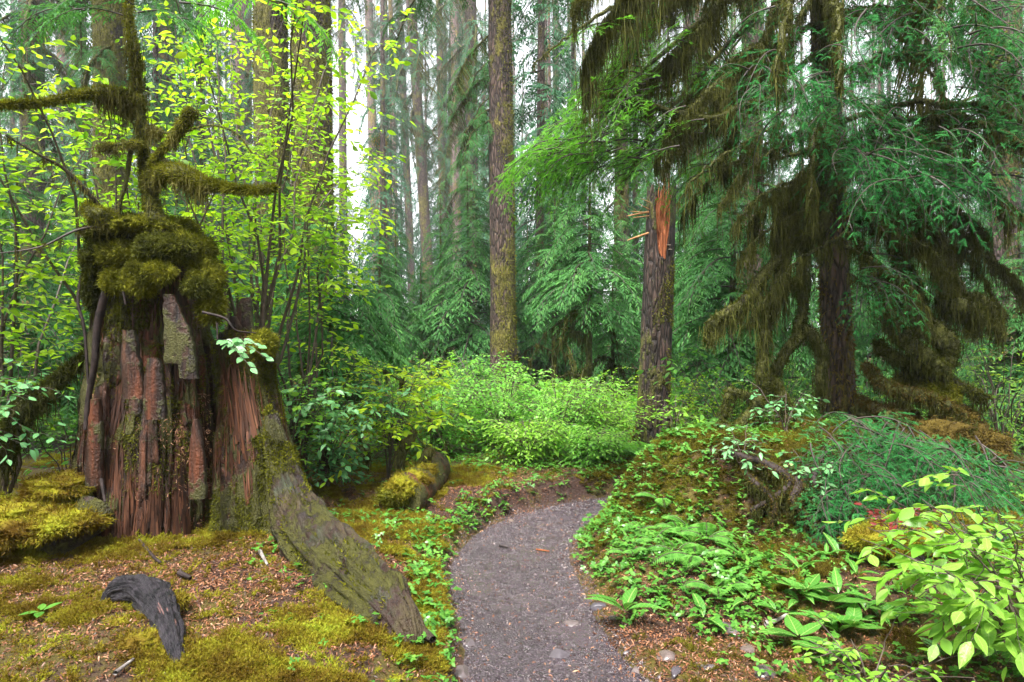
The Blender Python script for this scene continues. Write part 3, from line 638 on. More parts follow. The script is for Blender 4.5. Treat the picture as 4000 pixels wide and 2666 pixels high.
# ------------------------------------------------------------------ shrubs
def shrub_parts(seed, H, rad, nstem, ntwig, leaf, per, lean=(0, 0), twl=(0.2, 0.5), flat=0.25, start=0.35, spread=1.0, up=0.15, gap=0.62):
    """stems plus leaf placements (matrix, place, size)"""
    g = np.random.default_rng(seed); mb = MB(); Ms, Ls, Ss = [], [], []
    for s in range(nstem):
        a = 2 * math.pi * (s + g.uniform(-.3, .3)) / nstem; r = rad * g.uniform(0.25, 1.0) * spread; h = H * g.uniform(0.7, 1.0)
        k = np.linspace(0, 1, 10)
        P = np.stack([np.cos(a) * r * k ** 1.5 + lean[0] * k ** 1.3, np.sin(a) * r * k ** 1.5 + lean[1] * k ** 1.3, h * (k - 0.12 * k ** 4)], -1)
        P[1:] += np.cumsum(g.normal(0, 0.012 * H, (9, 3)), 0); P[0] += g.normal(0, .04, 3) * [1, 1, 0]
        mb.add(*tube(P, np.linspace(0.004 + 0.0035 * H, 0.002, 10), 5))
        for q in range(ntwig):
            u = start + (1 - start) * (q + g.uniform(0, 1)) / ntwig; b = np.array([np.interp(u * 9, np.arange(10), P[:, c]) for c in range(3)])
            aa = a + g.normal(0, 1.1); l = g.uniform(*twl) * (1.15 - 0.5 * u); e = g.normal(up, .22)
            d = np.array([math.cos(aa) * math.cos(e), math.sin(aa) * math.cos(e), math.sin(e)])
            kk = np.linspace(0, 1, 6)[:, None]; T = b + d * l * kk + np.array([0, 0, -0.22 * l]) * kk ** 2 + np.cumsum(g.normal(0, .012 * l * 3, (6, 3)), 0) * (kk > 0)
            mb.add(*tube(T, np.linspace(0.0032, 0.001, 6), 3))
            m = max(int(l / (leaf * gap)), per); w = np.linspace(0.15, 1, m); c = np.stack([np.interp(w * 5, np.arange(6), T[:, i]) for i in range(3)], -1)
            td = norm(np.stack([np.interp(w * 5, np.arange(6), np.gradient(T[:, i])) for i in range(3)], -1))
            sg = np.where(np.arange(m) % 2, 1, -1)[:, None]; an = np.radians(g.normal(52, 12, m))[:, None]; an[-1] = 0.05
            lat = norm(np.cross(np.array([0, 0, 1.0]), td)) * sg
            ld = norm(td * np.cos(an) + lat * np.sin(an) + np.stack([np.zeros(m), np.zeros(m), g.normal(-.12, .18, m)], -1))
            nu = norm(np.array([0, 0, 1.0]) + g.normal(0, flat, (m, 3)))
            Ms.append(basis(ld, nu)); Ls.append(c); Ss.append(leaf * g.uniform(0.45, 1.2, m))
    return mb, np.concatenate(Ms), np.concatenate(Ls), np.concatenate(Ss)
from mathutils import Matrix
def leaf_objects(parent, me, Ms, Ls, Ss, idx):
    mes = me if isinstance(me, list) else [me]
    for k in idx:
        m = Matrix([[*(Ms[k, 0] * Ss[k]), Ls[k, 0]], [*(Ms[k, 1] * Ss[k]), Ls[k, 1]], [*(Ms[k, 2] * Ss[k]), Ls[k, 2]], [0, 0, 0, 1]])
        o = bpy.data.objects.new('leaf', mes[k % len(mes)]); COL.objects.link(o); o.parent = parent; o.matrix_local = m
def leaf_mesh(tpl, mat): return MB().add(*tpl).mesh('leaf', mat, True)
def shrub(name, label, cat, loc, seed, mat, single=0, tpl=None, group=None, stem='stem', front=(0, -1, 0), **k):
    t = thing(name, label, cat, loc, group)
    mb, Ms, Ls, Ss = shrub_parts(seed, **k); mb.build('stem', M[stem], t)
    tpl = tpl or LEAFC; idx = np.argsort(Ls @ np.array(front, float))[::-1] if single else np.arange(len(Ls))
    a, b = idx[:single], idx[single:]
    if len(a): leaf_objects(t, [leaf_mesh(q, M[mat]) for q in LEAVES], Ms, Ls, Ss, a)
    if len(b):
        fm_ = MB()
        for q, tp in enumerate(LEAVES if tpl is LEAF else [tpl]):
            bb = b[q::4] if tpl is LEAF else b
            if len(bb): fm_.add(*scatter(tp[0], tp[1], Ms[bb], Ls[bb], Ss[bb]))
        stuffpart(fm_.build('foliage', M[mat], t))
    return t

def fern(name, label, loc, seed, n=9, L=0.55, mat='fern', group=None, cat='fern', tilt=(35, 70), az=None, pin=0.24):
    g = np.random.default_rng(seed); t = thing(name, label, cat, loc, group)
    for k in range(n):
        a = (2 * math.pi * k / n + g.normal(0, .25)) if az is None else R(g.uniform(*az)); e = R(g.uniform(*tilt)); l = L * g.uniform(.7, 1.1)
        s = np.linspace(0, 1, 26); o = np.array([math.cos(a), math.sin(a)])
        P = np.stack([o[0] * l * s * math.cos(e * .7), o[1] * l * s * math.cos(e * .7), l * (math.sin(e) * s - 0.62 * s ** 2.2)], -1)
        mb = MB().add(*tube(P, np.linspace(.004, .001, 26), 3), m=1)
        td = norm(np.gradient(P, axis=0)); q = np.arange(3, 26); w = np.sin(np.clip((s[q] - .02) / .98, 0, 1) * math.pi * .85 + .35) * pin * l
        for sg in (1, -1):
            d = norm(np.cross([0, 0, 1.0], td[q]) * sg + td[q] * .35 + np.array([0, 0, -.15]))
            mb.add(*scatter(LEAFC[0] * [1, .42, 1], LEAFC[1], basis(d), P[q], np.maximum(w, .015)))
        mb.build('frond', [M[mat], M['stem']], t)
    return t
def lily(label, loc, seed, n=5, L=0.2, group='broad strap leaved plants on the bank', mat='lil', tpl=None, cat='plant', name='strap_leaf_plant', tilt=(12, 50)):
    g = np.random.default_rng(seed); t = thing(name, label, cat, loc, group, g.uniform(0, 6)); me = leaf_mesh(tpl or LANCE, M[mat])
    a = 2 * math.pi * (np.arange(n) + g.uniform(-.3, .3, n)) / n; e = np.radians(g.uniform(*tilt, n))
    D = np.stack([np.cos(a) * np.cos(e), np.sin(a) * np.cos(e), np.sin(e)], -1)
    leaf_objects(t, me, basis(D), np.zeros((n, 3)) + D * 0.01 + [0, 0, .01], L * g.uniform(.7, 1.2, n), range(n)); return t
# ------------------------------------------------------------------ tall trees with visible trunks
def tall(label, p_low, p_top, Y, d, bark, seed, H=20, name='conifer', moss=0, mossmat='moss_g', cov=0.0, amp=0.07, specs=(), taper=0.72, group='tall conifers of the forest', bend=0.0, ring=130, mossl=.05, flare=.3, bias=(0, 0)):
    """p_low: pixel x of the trunk's middle at eye level, p_top: at the top of the frame"""
    if Y >= 24:
        f = 1.7; Y *= f; d *= f; H *= f; specs = [(k_, a_ * f, b_ * f, n_, l_ * f, p_, z_) for (k_, a_, b_, n_, l_, p_, z_) in specs]; mossl *= f
    x0 = (p_low - 2000) / F0 * Y; dx = (p_top - p_low) / F0 * Y / (0.5 * Y) * H
    zb = G(x0, Y); b = np.array([x0 - dx / H * (1.6 - zb), Y, zb - 0.05]); t = thing(name, label, 'tree', b, group)
    me, V, r = trunk_mesh('trunk', d / 2, d / 2 * taper, H, (dx, 0), 26, ring, flare, amp, seed, M[bark], bend=bend); tr = put('trunk', me, t)
    if moss: stuffpart(trunk_moss(V, moss, mossl, seed, cov, bias=bias).build('moss', M[mossmat], tr))
    if specs:
        cr = node('crown', t); ax = lambda z: (dx * z / H + bend * math.sin(z / H * math.pi * 1.3), 0)
        for (kind, za, zb_, n, L, pitch, az) in specs:
            ms = LIMB[kind[1:]] if kind[0] == 'L' else BOUGH[kind]; base = {'hem': 2.0, 'drape': 2.2, 'far': 3.0}[kind[1:]] if kind[0] == 'L' else (1.6 if kind == 'far' else 1.0)
            branches(cr, ms, za, zb_, n, lambda u: L, pitch, seed + int(za * 7), ax, az, base=base)
    return t
FC = ('Lfar', 10, 20, 16, 3.0, (30, 9), None)
tall('straight mossy brown trunk standing alone in the middle beyond the bushes', 1967, 1950, 14, 0.54, 'bark', 101, 18, moss=15000, cov=-0.08, ring=190, bias=(1.6, -0.3), name='spruce_tree',
     specs=[('Ldrape', 6.0, 8.0, 3, 1.5, (30, 6), (165, 205)), ('Lhem', 5.6, 7.6, 3, 1.4, (34, 8), (170, 230)), ('Lhem', 9.5, 17, 18, 2.6, (25, 8), None)], taper=.74)
tall('thickest trunk wrapped in olive moss behind the yellow leafed shrub', 1228, 1215, 13, 0.76, 'bark_m', 102, 18, moss=17000, cov=0.16, ring=190, name='spruce_tree', taper=.88, specs=[('Lhem', 10, 17, 14, 2.6, (25, 8), None)], mossl=.06)
tall('moss covered trunk close beside the thickest trunk, on its inner shaded side', 1075, 1055, 14, 0.72, 'bark_m', 103, 18, moss=14000, cov=0.12, ring=180, name='spruce_tree', taper=.85, specs=[('Lhem', 10, 17, 12, 2.6, (25, 8), None)], mossl=.06)
tall('mossy trunk rising behind the mossy sapling on the stump', 436, 424, 15, 0.66, 'bark_m', 104, 18, moss=12000, cov=0.1, ring=170, name='spruce_tree', taper=.88, specs=[('Lhem', 9.5, 17, 14, 2.6, (25, 8), None), ('Ldrape', 7, 9.5, 5, 1.8, (30, 8), None)], mossl=.06)
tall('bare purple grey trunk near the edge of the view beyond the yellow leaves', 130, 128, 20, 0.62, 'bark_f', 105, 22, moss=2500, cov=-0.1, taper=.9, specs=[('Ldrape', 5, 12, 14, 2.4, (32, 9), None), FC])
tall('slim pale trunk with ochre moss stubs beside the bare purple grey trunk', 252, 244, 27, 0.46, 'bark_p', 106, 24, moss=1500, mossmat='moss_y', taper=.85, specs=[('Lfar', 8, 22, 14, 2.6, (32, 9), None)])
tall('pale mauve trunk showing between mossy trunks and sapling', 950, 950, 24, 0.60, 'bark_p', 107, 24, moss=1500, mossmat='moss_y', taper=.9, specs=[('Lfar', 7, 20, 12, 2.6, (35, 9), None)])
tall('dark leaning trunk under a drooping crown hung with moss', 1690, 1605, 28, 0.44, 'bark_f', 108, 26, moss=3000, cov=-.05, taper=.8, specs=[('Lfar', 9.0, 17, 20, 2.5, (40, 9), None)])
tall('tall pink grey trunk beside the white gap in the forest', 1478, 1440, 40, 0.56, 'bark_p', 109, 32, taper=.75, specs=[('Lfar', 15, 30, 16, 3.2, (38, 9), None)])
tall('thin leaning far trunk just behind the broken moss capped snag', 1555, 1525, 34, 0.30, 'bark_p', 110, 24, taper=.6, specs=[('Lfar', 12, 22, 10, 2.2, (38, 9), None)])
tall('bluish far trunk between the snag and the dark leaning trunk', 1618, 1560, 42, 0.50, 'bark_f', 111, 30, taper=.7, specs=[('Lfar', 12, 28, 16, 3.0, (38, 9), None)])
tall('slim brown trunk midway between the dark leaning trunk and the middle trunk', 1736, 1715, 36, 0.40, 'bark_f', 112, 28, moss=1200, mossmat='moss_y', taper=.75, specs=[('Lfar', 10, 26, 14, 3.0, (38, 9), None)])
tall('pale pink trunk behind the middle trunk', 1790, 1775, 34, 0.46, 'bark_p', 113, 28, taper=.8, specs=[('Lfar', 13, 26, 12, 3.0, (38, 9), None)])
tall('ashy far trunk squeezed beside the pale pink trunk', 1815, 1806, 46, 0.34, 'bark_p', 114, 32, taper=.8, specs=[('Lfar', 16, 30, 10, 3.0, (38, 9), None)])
tall('brown mossy trunk nearest to the middle trunk', 1850, 1838, 24, 0.46, 'bark', 115, 22, moss=3500, cov=0, taper=.8, specs=[('Ldrape', 5.6, 10.5, 16, 2.2, (34, 9), None), FC])
tall('shadowy trunk behind the young hemlocks in the middle of the view', 2432, 2425, 19, 0.42, 'bark_f', 116, 20, moss=2000, taper=.8, specs=[('Lhem', 5, 16, 20, 2.0, (30, 9), None)])
tall('grey trunk showing behind the hanging moss above the broken trunk', 2945, 2935, 15, 0.46, 'bark_f', 117, 18, moss=2500, taper=.85, specs=[('Lhem', 4.5, 16, 18, 2.2, (30, 9), None)])
tall('mossy grey trunk at the edge beyond the big dark hemlock', 3925, 3935, 12, 0.46, 'bark_f', 118, 16, moss=6000, cov=0, taper=.9, specs=[('Lhem', 5.6, 14, 14, 2.0, (30, 9), None)])
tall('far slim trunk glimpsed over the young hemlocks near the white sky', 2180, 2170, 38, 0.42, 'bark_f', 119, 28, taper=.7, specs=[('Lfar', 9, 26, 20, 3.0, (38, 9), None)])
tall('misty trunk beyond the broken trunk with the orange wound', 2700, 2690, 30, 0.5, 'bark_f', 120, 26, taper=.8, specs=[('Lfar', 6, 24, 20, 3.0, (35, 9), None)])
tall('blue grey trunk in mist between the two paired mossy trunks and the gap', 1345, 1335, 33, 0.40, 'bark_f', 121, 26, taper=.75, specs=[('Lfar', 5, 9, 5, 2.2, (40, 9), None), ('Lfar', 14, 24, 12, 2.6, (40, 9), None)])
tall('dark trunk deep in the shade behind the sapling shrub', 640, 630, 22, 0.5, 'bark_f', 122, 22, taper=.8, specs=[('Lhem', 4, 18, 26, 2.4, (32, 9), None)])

# trees that fade in the mist, from a few shared crowns
def far_crown(seed, z0, z1, n, L):
    g = np.random.default_rng(seed); mb = MB()
    for k in range(n):
        u = (k + g.uniform()) / n; z = z0 + (z1 - z0) * u; l = L * (1 - 0.75 * u ** 1.5) * g.uniform(.7, 1.15) + .3
        merge(mb, RAW[BOUGH['far'][g.integers(4)].name], np.array([0, 0, z]), (g.normal(0, .2), R(g.normal(32, 9)), k * 2.4 + g.normal(0, .3)), l / 1.6)
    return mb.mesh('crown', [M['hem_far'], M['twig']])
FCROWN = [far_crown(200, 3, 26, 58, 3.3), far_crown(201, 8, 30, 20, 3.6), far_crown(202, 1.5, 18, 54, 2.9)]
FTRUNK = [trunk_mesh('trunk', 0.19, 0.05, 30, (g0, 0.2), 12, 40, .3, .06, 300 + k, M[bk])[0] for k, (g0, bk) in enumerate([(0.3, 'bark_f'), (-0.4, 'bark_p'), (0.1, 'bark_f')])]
fg = np.random.default_rng(5); spots = []
for k in range(400):
    Y = fg.uniform(32, 125); px = fg.uniform(-150, 4150); x = (px - 2000) / F0 * Y
    if 1310 < px < 1450 or (1985 < px < 2120 and Y < 90) or (1540 < px < 1720 and Y < 70): continue
    if any((x - a) ** 2 + (Y - b) ** 2 < 3.2 ** 2 for a, b in spots): continue
    spots.append((x, Y))
    if len(spots) >= 110: break
for k, (x, Y) in enumerate(spots):
    px = 2000 + x / Y * F0; sd_ = ['beyond the stump and yellow shrubs', 'round the white gap', 'past the middle trunk', 'past the snapped tree', 'behind the dark hemlock'][0 if px < 1150 else 1 if px < 1850 else 2 if px < 2450 else 3 if px < 3000 else 4]
    lb = ('slim conifer half faded in mist ' if Y < 75 else 'palest far conifer dissolving in mist ') + sd_
    t = thing('distant_conifer', lb, 'tree', on(x, Y, -.2), ('half faded conifers ' if Y < 75 else 'palest conifers ') + sd_, fg.uniform(0, 6))
    s = fg.uniform(.9, 1.3) * (1 + .4 * (Y > 60)); put('trunk', FTRUNK[fg.integers(3)], t, scale=s)
    ci = fg.choice([0, 2]); put('crown', FCROWN[ci], t, rot=(0, 0, fg.uniform(0, 6)), scale=s)

# a middle storey of slender hemlocks, their boughs already bluish with distance
for k in range(44):
    while True:
        Y = fg.uniform(18, 46); px = fg.uniform(-100, 4100)
        if not (1320 < px < 1440 or 1990 < px < 2090 or 1540 < px < 1880): break
    x = (px - 2000) / F0 * Y; side = ['beyond the stump', 'behind the middle trunk', 'behind the snapped tree', 'behind the dark hemlock'][min(3, max(0, int(px // 1000)))]
    t = thing('slender_hemlock', 'slender hazy hemlock of the middle distance ' + side, 'tree', on(x, Y, -.2), 'slender hemlocks of the middle distance ' + side, fg.uniform(0, 6))
    s = fg.uniform(.5, .8); put('trunk', FTRUNK[fg.integers(3)], t, scale=s); put('crown', FCROWN[fg.choice([0, 2, 2])], t, rot=(0, 0, fg.uniform(0, 6)), scale=s)
for k in range(10):
    px = fg.uniform(1450, 1930); Y = fg.uniform(52, 72); x = (px - 2000) / F0 * Y
    t = thing('slender_hemlock', 'pale full crowned hemlock filling the gaps between the far trunks left of the middle trunk', 'tree', on(x, Y, -.2), 'pale full crowned hemlocks between the far trunks', fg.uniform(0, 6))
    s = fg.uniform(.75, 1.15); put('trunk', FTRUNK[fg.integers(3)], t, scale=s); put('crown', FCROWN[fg.choice([0, 2])], t, rot=(0, 0, fg.uniform(0, 6)), scale=s)
# unseen forest behind and beside the viewpoint, added to block low sky light
for k in range(34):
    a = R(fg.uniform(-10, 190)) if k > 9 else R(fg.uniform(150, 215) if k % 2 else fg.uniform(-35, 30)); r_ = fg.uniform(7.5, 22); x, y = r_ * math.cos(a), 2 - r_ * math.sin(a) if k > 9 else 6 + r_ * math.sin(a) * .6
    if k <= 9: x = math.copysign(max(abs(x), .85 * y + 7.0), x)
    if y > -4 and abs(x) < .8 * max(y, 0) + 7.0: x = math.copysign(.8 * max(y, 0) + 7.0 + fg.uniform(0, 4), x)
    t = thing('unseen_conifer', 'unseen conifer added round the viewpoint to block low sky light', 'tree', on(x, y, -.2), 'unseen conifers added round the viewpoint', fg.uniform(0, 6))
    put('trunk', FTRUNK[fg.integers(3)], t); put('crown', FCROWN[fg.choice([0, 2, 2])], t, rot=(0, 0, fg.uniform(0, 6)), scale=fg.uniform(.9, 1.15))
# broken snag with a moss cap, far
SN = 42; b = on((1510 - 2000) / F0 * SN, SN, -.05); t = thing('broken_snag', 'thin broken snag with an ochre moss cap standing before the white gap', 'dead tree', b)
hh = 1.6 + (1333 - 560) / F0 * SN - b[2]
me, V, r = trunk_mesh('trunk', 0.38, 0.22, hh, ((1490 - 1512) / F0 * SN, 0), 16, 60, .2, .22, 402, simple_mat('rotten_snag_wood', (0.03, 0.014, 0.012), (0.22, 0.09, 0.06), 3, 0.7, .02, (4, 4, .5)), bend=0.06); put('trunk', me, t)
top = V[-1].mean(0); P = np.concatenate([top + fg.normal(0, 1, (900, 3)) * [.15, .15, .16] + [0, 0, .05]]); stuffpart(MB().add(*blades(P, norm(P - top + fg.normal(0, .05, P.shape)), .2, .08)).build('moss_cap', M['moss_y'], t))

# ------------------------------------------------------------------ young hemlocks
young_hemlock(1840, 15.2, 5.4, 1.7, 'broad young hemlock with layered boughs just behind the middle trunk', 501, n=90, dead=9, z0=.2)
young_hemlock(2165, 14.6, 5.0, 1.35, 'young hemlock between the middle trunk and its taller neighbour, mossy limbs below', 502, n=56, dead=12, z0=.36)
young_hemlock(2300, 11.5, 4.6, 1.25, 'young hemlock with a dark straight stem over bare mossy lower limbs', 503, n=60, dead=14, z0=.38)
young_hemlock(2395, 12.5, 3.0, 0.8, 'small spindly hemlock with mossy bare limbs left of the broken trunk', 504, n=30, dead=10, z0=.4)
young_hemlock(1270, 7.7, 3.1, 1.35, 'hemlock with wide feathery boughs beside the stump, hung with brown moss', 505, n=64, dead=14, z0=.3)
young_hemlock(1480, 13.0, 3.7, 1.35, 'bluish young hemlock before the white gap in the trees', 506, n=66, z0=.1)
young_hemlock(1075, 10.0, 4.2, 1.4, 'young hemlock half hidden behind the yellow leafed shrub', 507, n=60, z0=.25)
young_hemlock(2850, 10.5, 5.2, 1.6, 'young hemlock behind the broken trunk with the orange wound', 508, n=76, z0=.15)
young_hemlock(2745, 14.0, 5.8, 1.7, 'taller young hemlock farther back beyond the broken trunk', 509, n=76, z0=.1)
young_hemlock(3420, 11.0, 4.4, 1.6, 'young hemlock glimpsed behind the big dark hemlock', 510, n=66, z0=.1)
young_hemlock(3990, 9.0, 3.2, 1.5, 'young hemlock at the far edge beside the mossy grey trunk', 511, n=60, z0=.15)
young_hemlock(60, 9.5, 4.4, 1.6, 'young hemlock at the edge behind the rotten stump', 512, n=66, z0=.1, kind='hem')
young_hemlock(330, 11.5, 4.6, 1.6, 'young hemlock seen through the leaves above the stump', 513, n=66, z0=.1)
young_hemlock(700, 12.0, 5.0, 1.6, 'young hemlock in shade behind the mossy sapling', 514, n=66, z0=.1)
young_hemlock(1650, 15.5, 3.4, 1.3, 'low young hemlock under the dark leaning trunk', 515, n=54, z0=.08)
young_hemlock(2560, 17.0, 6.5, 1.9, 'tall young hemlock in haze straight behind the broken trunk', 516, n=80, z0=.06)
young_hemlock(2200, 18.0, 6.0, 1.9, 'hazy young hemlock farther back behind the middle hemlocks', 517, n=80, z0=.06)
young_hemlock(3150, 15.0, 6.5, 2.0, 'hazy young hemlock seen between the mossy limbs of the big hemlock', 518, n=80, z0=.06)
young_hemlock(3720, 15.0, 6.5, 2.0, 'hazy young hemlock seen past the trunk of the big hemlock', 519, n=80, z0=.06)
young_hemlock(1150, 17.0, 5.5, 1.9, 'hazy young hemlock under the thickest mossy trunk', 520, n=80, z0=.06)

young_hemlock(1400, 16.5, 3.6, 1.4, 'young hemlock at the foot of the white gap', 521, n=60, z0=.06)
young_hemlock(1545, 18.5, 5.0, 1.7, 'young hemlock under the broken moss capped snag', 522, n=70, z0=.06)
young_hemlock(1720, 19.5, 5.6, 1.8, 'young hemlock between the dark leaning trunk and the middle trunk', 523, n=76, z0=.06)
young_hemlock(2060, 17.5, 4.6, 1.6, 'young hemlock just past the middle trunk on its bright side', 524, n=70, z0=.06)
young_hemlock(2420, 14.5, 4.6, 1.4, 'young hemlock close behind the spindly one', 525, n=66, z0=.1)
# ------------------------------------------------------------------ broken trunk with the orange wound
SY = 8.8; b = on((2548 - 2000) / F0 * SY, SY, -.08); t = thing('snapped_tree', 'snapped mossy trunk with a bright orange splintered wound at its top', 'dead tree', b)
H = 1.6 + (1333 - 720) / F0 * SY - b[2]; lean = (2583 - 2546) / F0 * SY
me, V, r = trunk_mesh('trunk', 0.205, 0.185, H, (lean, 0), 40, 130, .12, .07, 601, M['bark_s'])
# jagged top: the camera side is torn away lower down
V2 = V.copy(); ring, seg, _ = V.shape; c = V.mean(1)
for j in range(seg):
    a = 2 * math.pi * j / seg; n_ = np.array([math.cos(a), math.sin(a)])
    w = max(0, -(n_[1] * .93 - n_[0] * -.1)); cut = H - 0.95 * sst(.72, .92, w) - 0.10 * abs(float(_h(np.int64(j), np.int64(3), np.int64(1), 4)))
    if a < 0.9 or a > 5.5: cut += 0.10; cut += 0.14 * float(_h(np.int64(j), np.int64(9), np.int64(1), 4)) ** 2
    V2[:, j, 2] = np.minimum(V[:, j, 2], cut)
me.vertices.foreach_set("co", V2.astype(np.float32).ravel()); me.update(); tr = put('trunk', me, t)
stuffpart(trunk_moss(V, 14000, .032, 602, -0.14, zmax=H - 1.0, bias=(.6, -.3)).build('moss', M['moss_g'], tr)); 
ow = simple_mat('torn_orange_wood', (0.16, 0.032, 0.010), (0.55, 0.19, 0.07), 11, 0.6, .02, (6, 6, .35), bs=1.0, spec=.3)
g = np.random.default_rng(61)
core = np.array([lean * .93, 0.0, 0])
nx, nz_ = 34, 40; xs = np.linspace(-.095, .10, nx); A_ = np.zeros((nz_, nx, 3)); tops = H - .06 - .42 * np.abs(vnoise(np.stack([xs * 42, xs * 0 + 2.5, xs * 0], -1), 7)) - .12 * sst(-.02, -.09, xs)
bots = H - 1.02 + 3.4 * np.abs(xs + .0) ** 1.25 * 1.6
for i_ in range(nz_):
    q_ = i_ / (nz_ - 1); zz = bots + (tops - bots) * q_; A_[i_, :, 0] = core[0] + xs * (1 - .05 * q_); A_[i_, :, 2] = zz
    A_[i_, :, 1] = -.15 + .4 * np.abs(xs) + .06 * q_ + .05 * fbm(np.stack([xs * 60, zz * 3.0, xs * 0 + 1], -1), 3, 4)
B_ = A_ + [0, .07, 0]; I_ = np.arange(nz_ * nx).reshape(nz_, nx); F_ = grid_faces(nz_, nx); lp = list(I_[0]) + list(I_[1:, -1]) + list(I_[-1, ::-1][1:]) + list(I_[::-1, 0][1:-1]); n0 = nz_ * nx
MB().add(np.vstack([A_.reshape(-1, 3), B_.reshape(-1, 3)]), np.vstack([F_, [[lp[q], lp[q - 1], lp[q - 1] + n0, lp[q] + n0] for q in range(len(lp))]])).build('torn_heartwood', ow, t)
for k in range(16):
    px = g.uniform(-.08, .09); z0 = H - .55 + g.uniform(-.2, .2) + 1.2 * abs(px); z1 = z0 + g.uniform(.15, .42)
    w = g.uniform(.008, .018); n_ = 7; zz = np.linspace(z0, z1, n_)
    P = np.stack([core[0] + px + .012 * np.sin(zz * 9 + k), -.16 + .4 * abs(px) - .03 * np.linspace(0, 1, n_) ** 2, zz], -1)
    MB().add(*tube(P, w / 2 * np.array([.5, 1, 1.05, 1, .9, .65, .08]), 4, .4, k, bf=14)).build('splinter', ow, t)
for (x0, y0, x1, y1, w) in [(2552, 826, 2448, 845, .013), (2552, 834, 2462, 826, .006), (2552, 826, 2490, 795, .006), (2550, 796, 2500, 775, .005), (2552, 905, 2450, 940, .016), (2552, 842, 2470, 852, .006)]:
    A = W(x0, y0, SY - .05) - b; B = W(x1, y1, SY - .22) - b; P = smooth_line([A, (A + B) / 2, B], 6)
    MB().add(*tube(P, w * np.array([1, 1, 1, .9, .7, .25]), 5, .3, int(x1))).build('splinter', simple_mat('splinter_wood', (0.26, 0.11, 0.04), (0.5, 0.26, 0.11), 14, .6, .004) if x1 == 2448 else bpy.data.materials['splinter_wood'], t)
for (px, py) in [(2612, 958), (2618, 975)]:
    v, f = pebble(5, 1); MB().add(v * [.03, .03, .010] + (W(px, py, SY - .19) - b), f).build('bracket_fungus', simple_mat('pale_fungus', (.35, .26, .2), (.6, .5, .42), 20), t)
# ------------------------------------------------------------------ the rotten nurse stump
def groove_tube(P, r, seg, seed, amp=.16, nf=6.0, ls=2.0, lump=.25, sq=(1, 1, 1)):
    """a tube with grain ridges that run along it"""
    v, f = tube(P, r, seg, lump, seed, bf=5.0); n = len(P); vv = v.reshape(n, seg, 3); th = np.linspace(0, 2 * math.pi, seg, endpoint=False); s_ = np.concatenate([[0], np.cumsum(np.linalg.norm(np.diff(P, axis=0), axis=1))])
    q = np.stack([np.cos(th)[None] * nf + 0 * s_[:, None], np.sin(th)[None] * nf + 0 * s_[:, None], s_[:, None] * ls + 0 * th[None]], -1)
    k = 1 - 2 * np.abs(fbm(q * .5, seed, 3)); k2 = fbm(q * 1.7, seed + 2, 3)
    rel = (vv - P[:, None]) * (1 + amp * (k - .6) + amp * .7 * k2)[..., None] * np.array(sq); return (P[:, None] + rel).reshape(-1, 3), f
def wood_mat(name, moss_amt, red=1.0, st=(7, 7, 0.8)):
    m, nt, b, out = new_mat(name)
    v = coords(nt, st); v1 = coords(nt)
    a = noise(nt, 2.2, v, 6, 0.7); a2 = noise(nt, 1.1, v, 3, 0.5); blotch = noise(nt, 3.0, v1, 5, 0.65)
    c = ramp(nt, a, [(0.32, (0.006, 0.003, 0.003)), (0.45, (0.032, 0.014, 0.009)), (0.58, (0.085 * red, 0.036, 0.020)), (0.74, (0.20 * red, 0.095, 0.052))])
    c = mixc(nt, ramp(nt, a2, [(0.48, (0, 0, 0)), (0.6, (1, 1, 1))]), c, ramp(nt, a, [(0.35, (0.024, 0.007, 0.005)), (0.65, (0.165 * red, 0.048, 0.018))]))
    c = mixc(nt, ramp(nt, blotch, [(0.34, (1, 1, 1)), (0.46, (0, 0, 0))]), c, (0.018, 0.012, 0.012))
    mk = math_(nt, 'ADD', math_(nt, 'MULTIPLY', noise(nt, 2.4, v1, 5, 0.7), 0.75), math_(nt, 'MULTIPLY', noise(nt, 24, v1, 4, .7), 0.25))
    lo = 0.60 - moss_amt * 0.2
    mask = ramp(nt, mk, [(lo, (0, 0, 0)), (lo + .04, (1, 1, 1))])
    mc = mixc(nt, noise(nt, 45, v1, 4), (0.030, 0.030, 0.006), (0.11, 0.105, 0.018))
    nt.links.new(mixc(nt, mask, c, mc), b.inputs['Base Color']); b.inputs['Roughness'].default_value = 0.55; b.inputs['Specular IOR Level'].default_value = 0.4
    h = math_(nt, 'ADD', math_(nt, 'MULTIPLY', a, 1.5), math_(nt, 'MULTIPLY', mask, noise(nt, 90, v1, 3)))
    bump(nt, b, math_(nt, 'ADD', h, math_(nt, 'MULTIPLY', noise(nt, 60, v1, 4), .4)), 1.0, 0.03); return m
M['wood'] = wood_mat('rotten_red_wood', 0.5); M['wood2'] = wood_mat('rotten_wood_mossy', 0.9, .85); M['root'] = wood_mat('grey_root_wood', .5, .38, (4, 5, 2.6))
SB = 5.0
sb = np.array([(740 - 2000) / F0 * SB, SB, 0.22])
stump = thing('rotten_stump', 'huge rotten red brown stump crowned with moss beside the path', 'stump', sb)
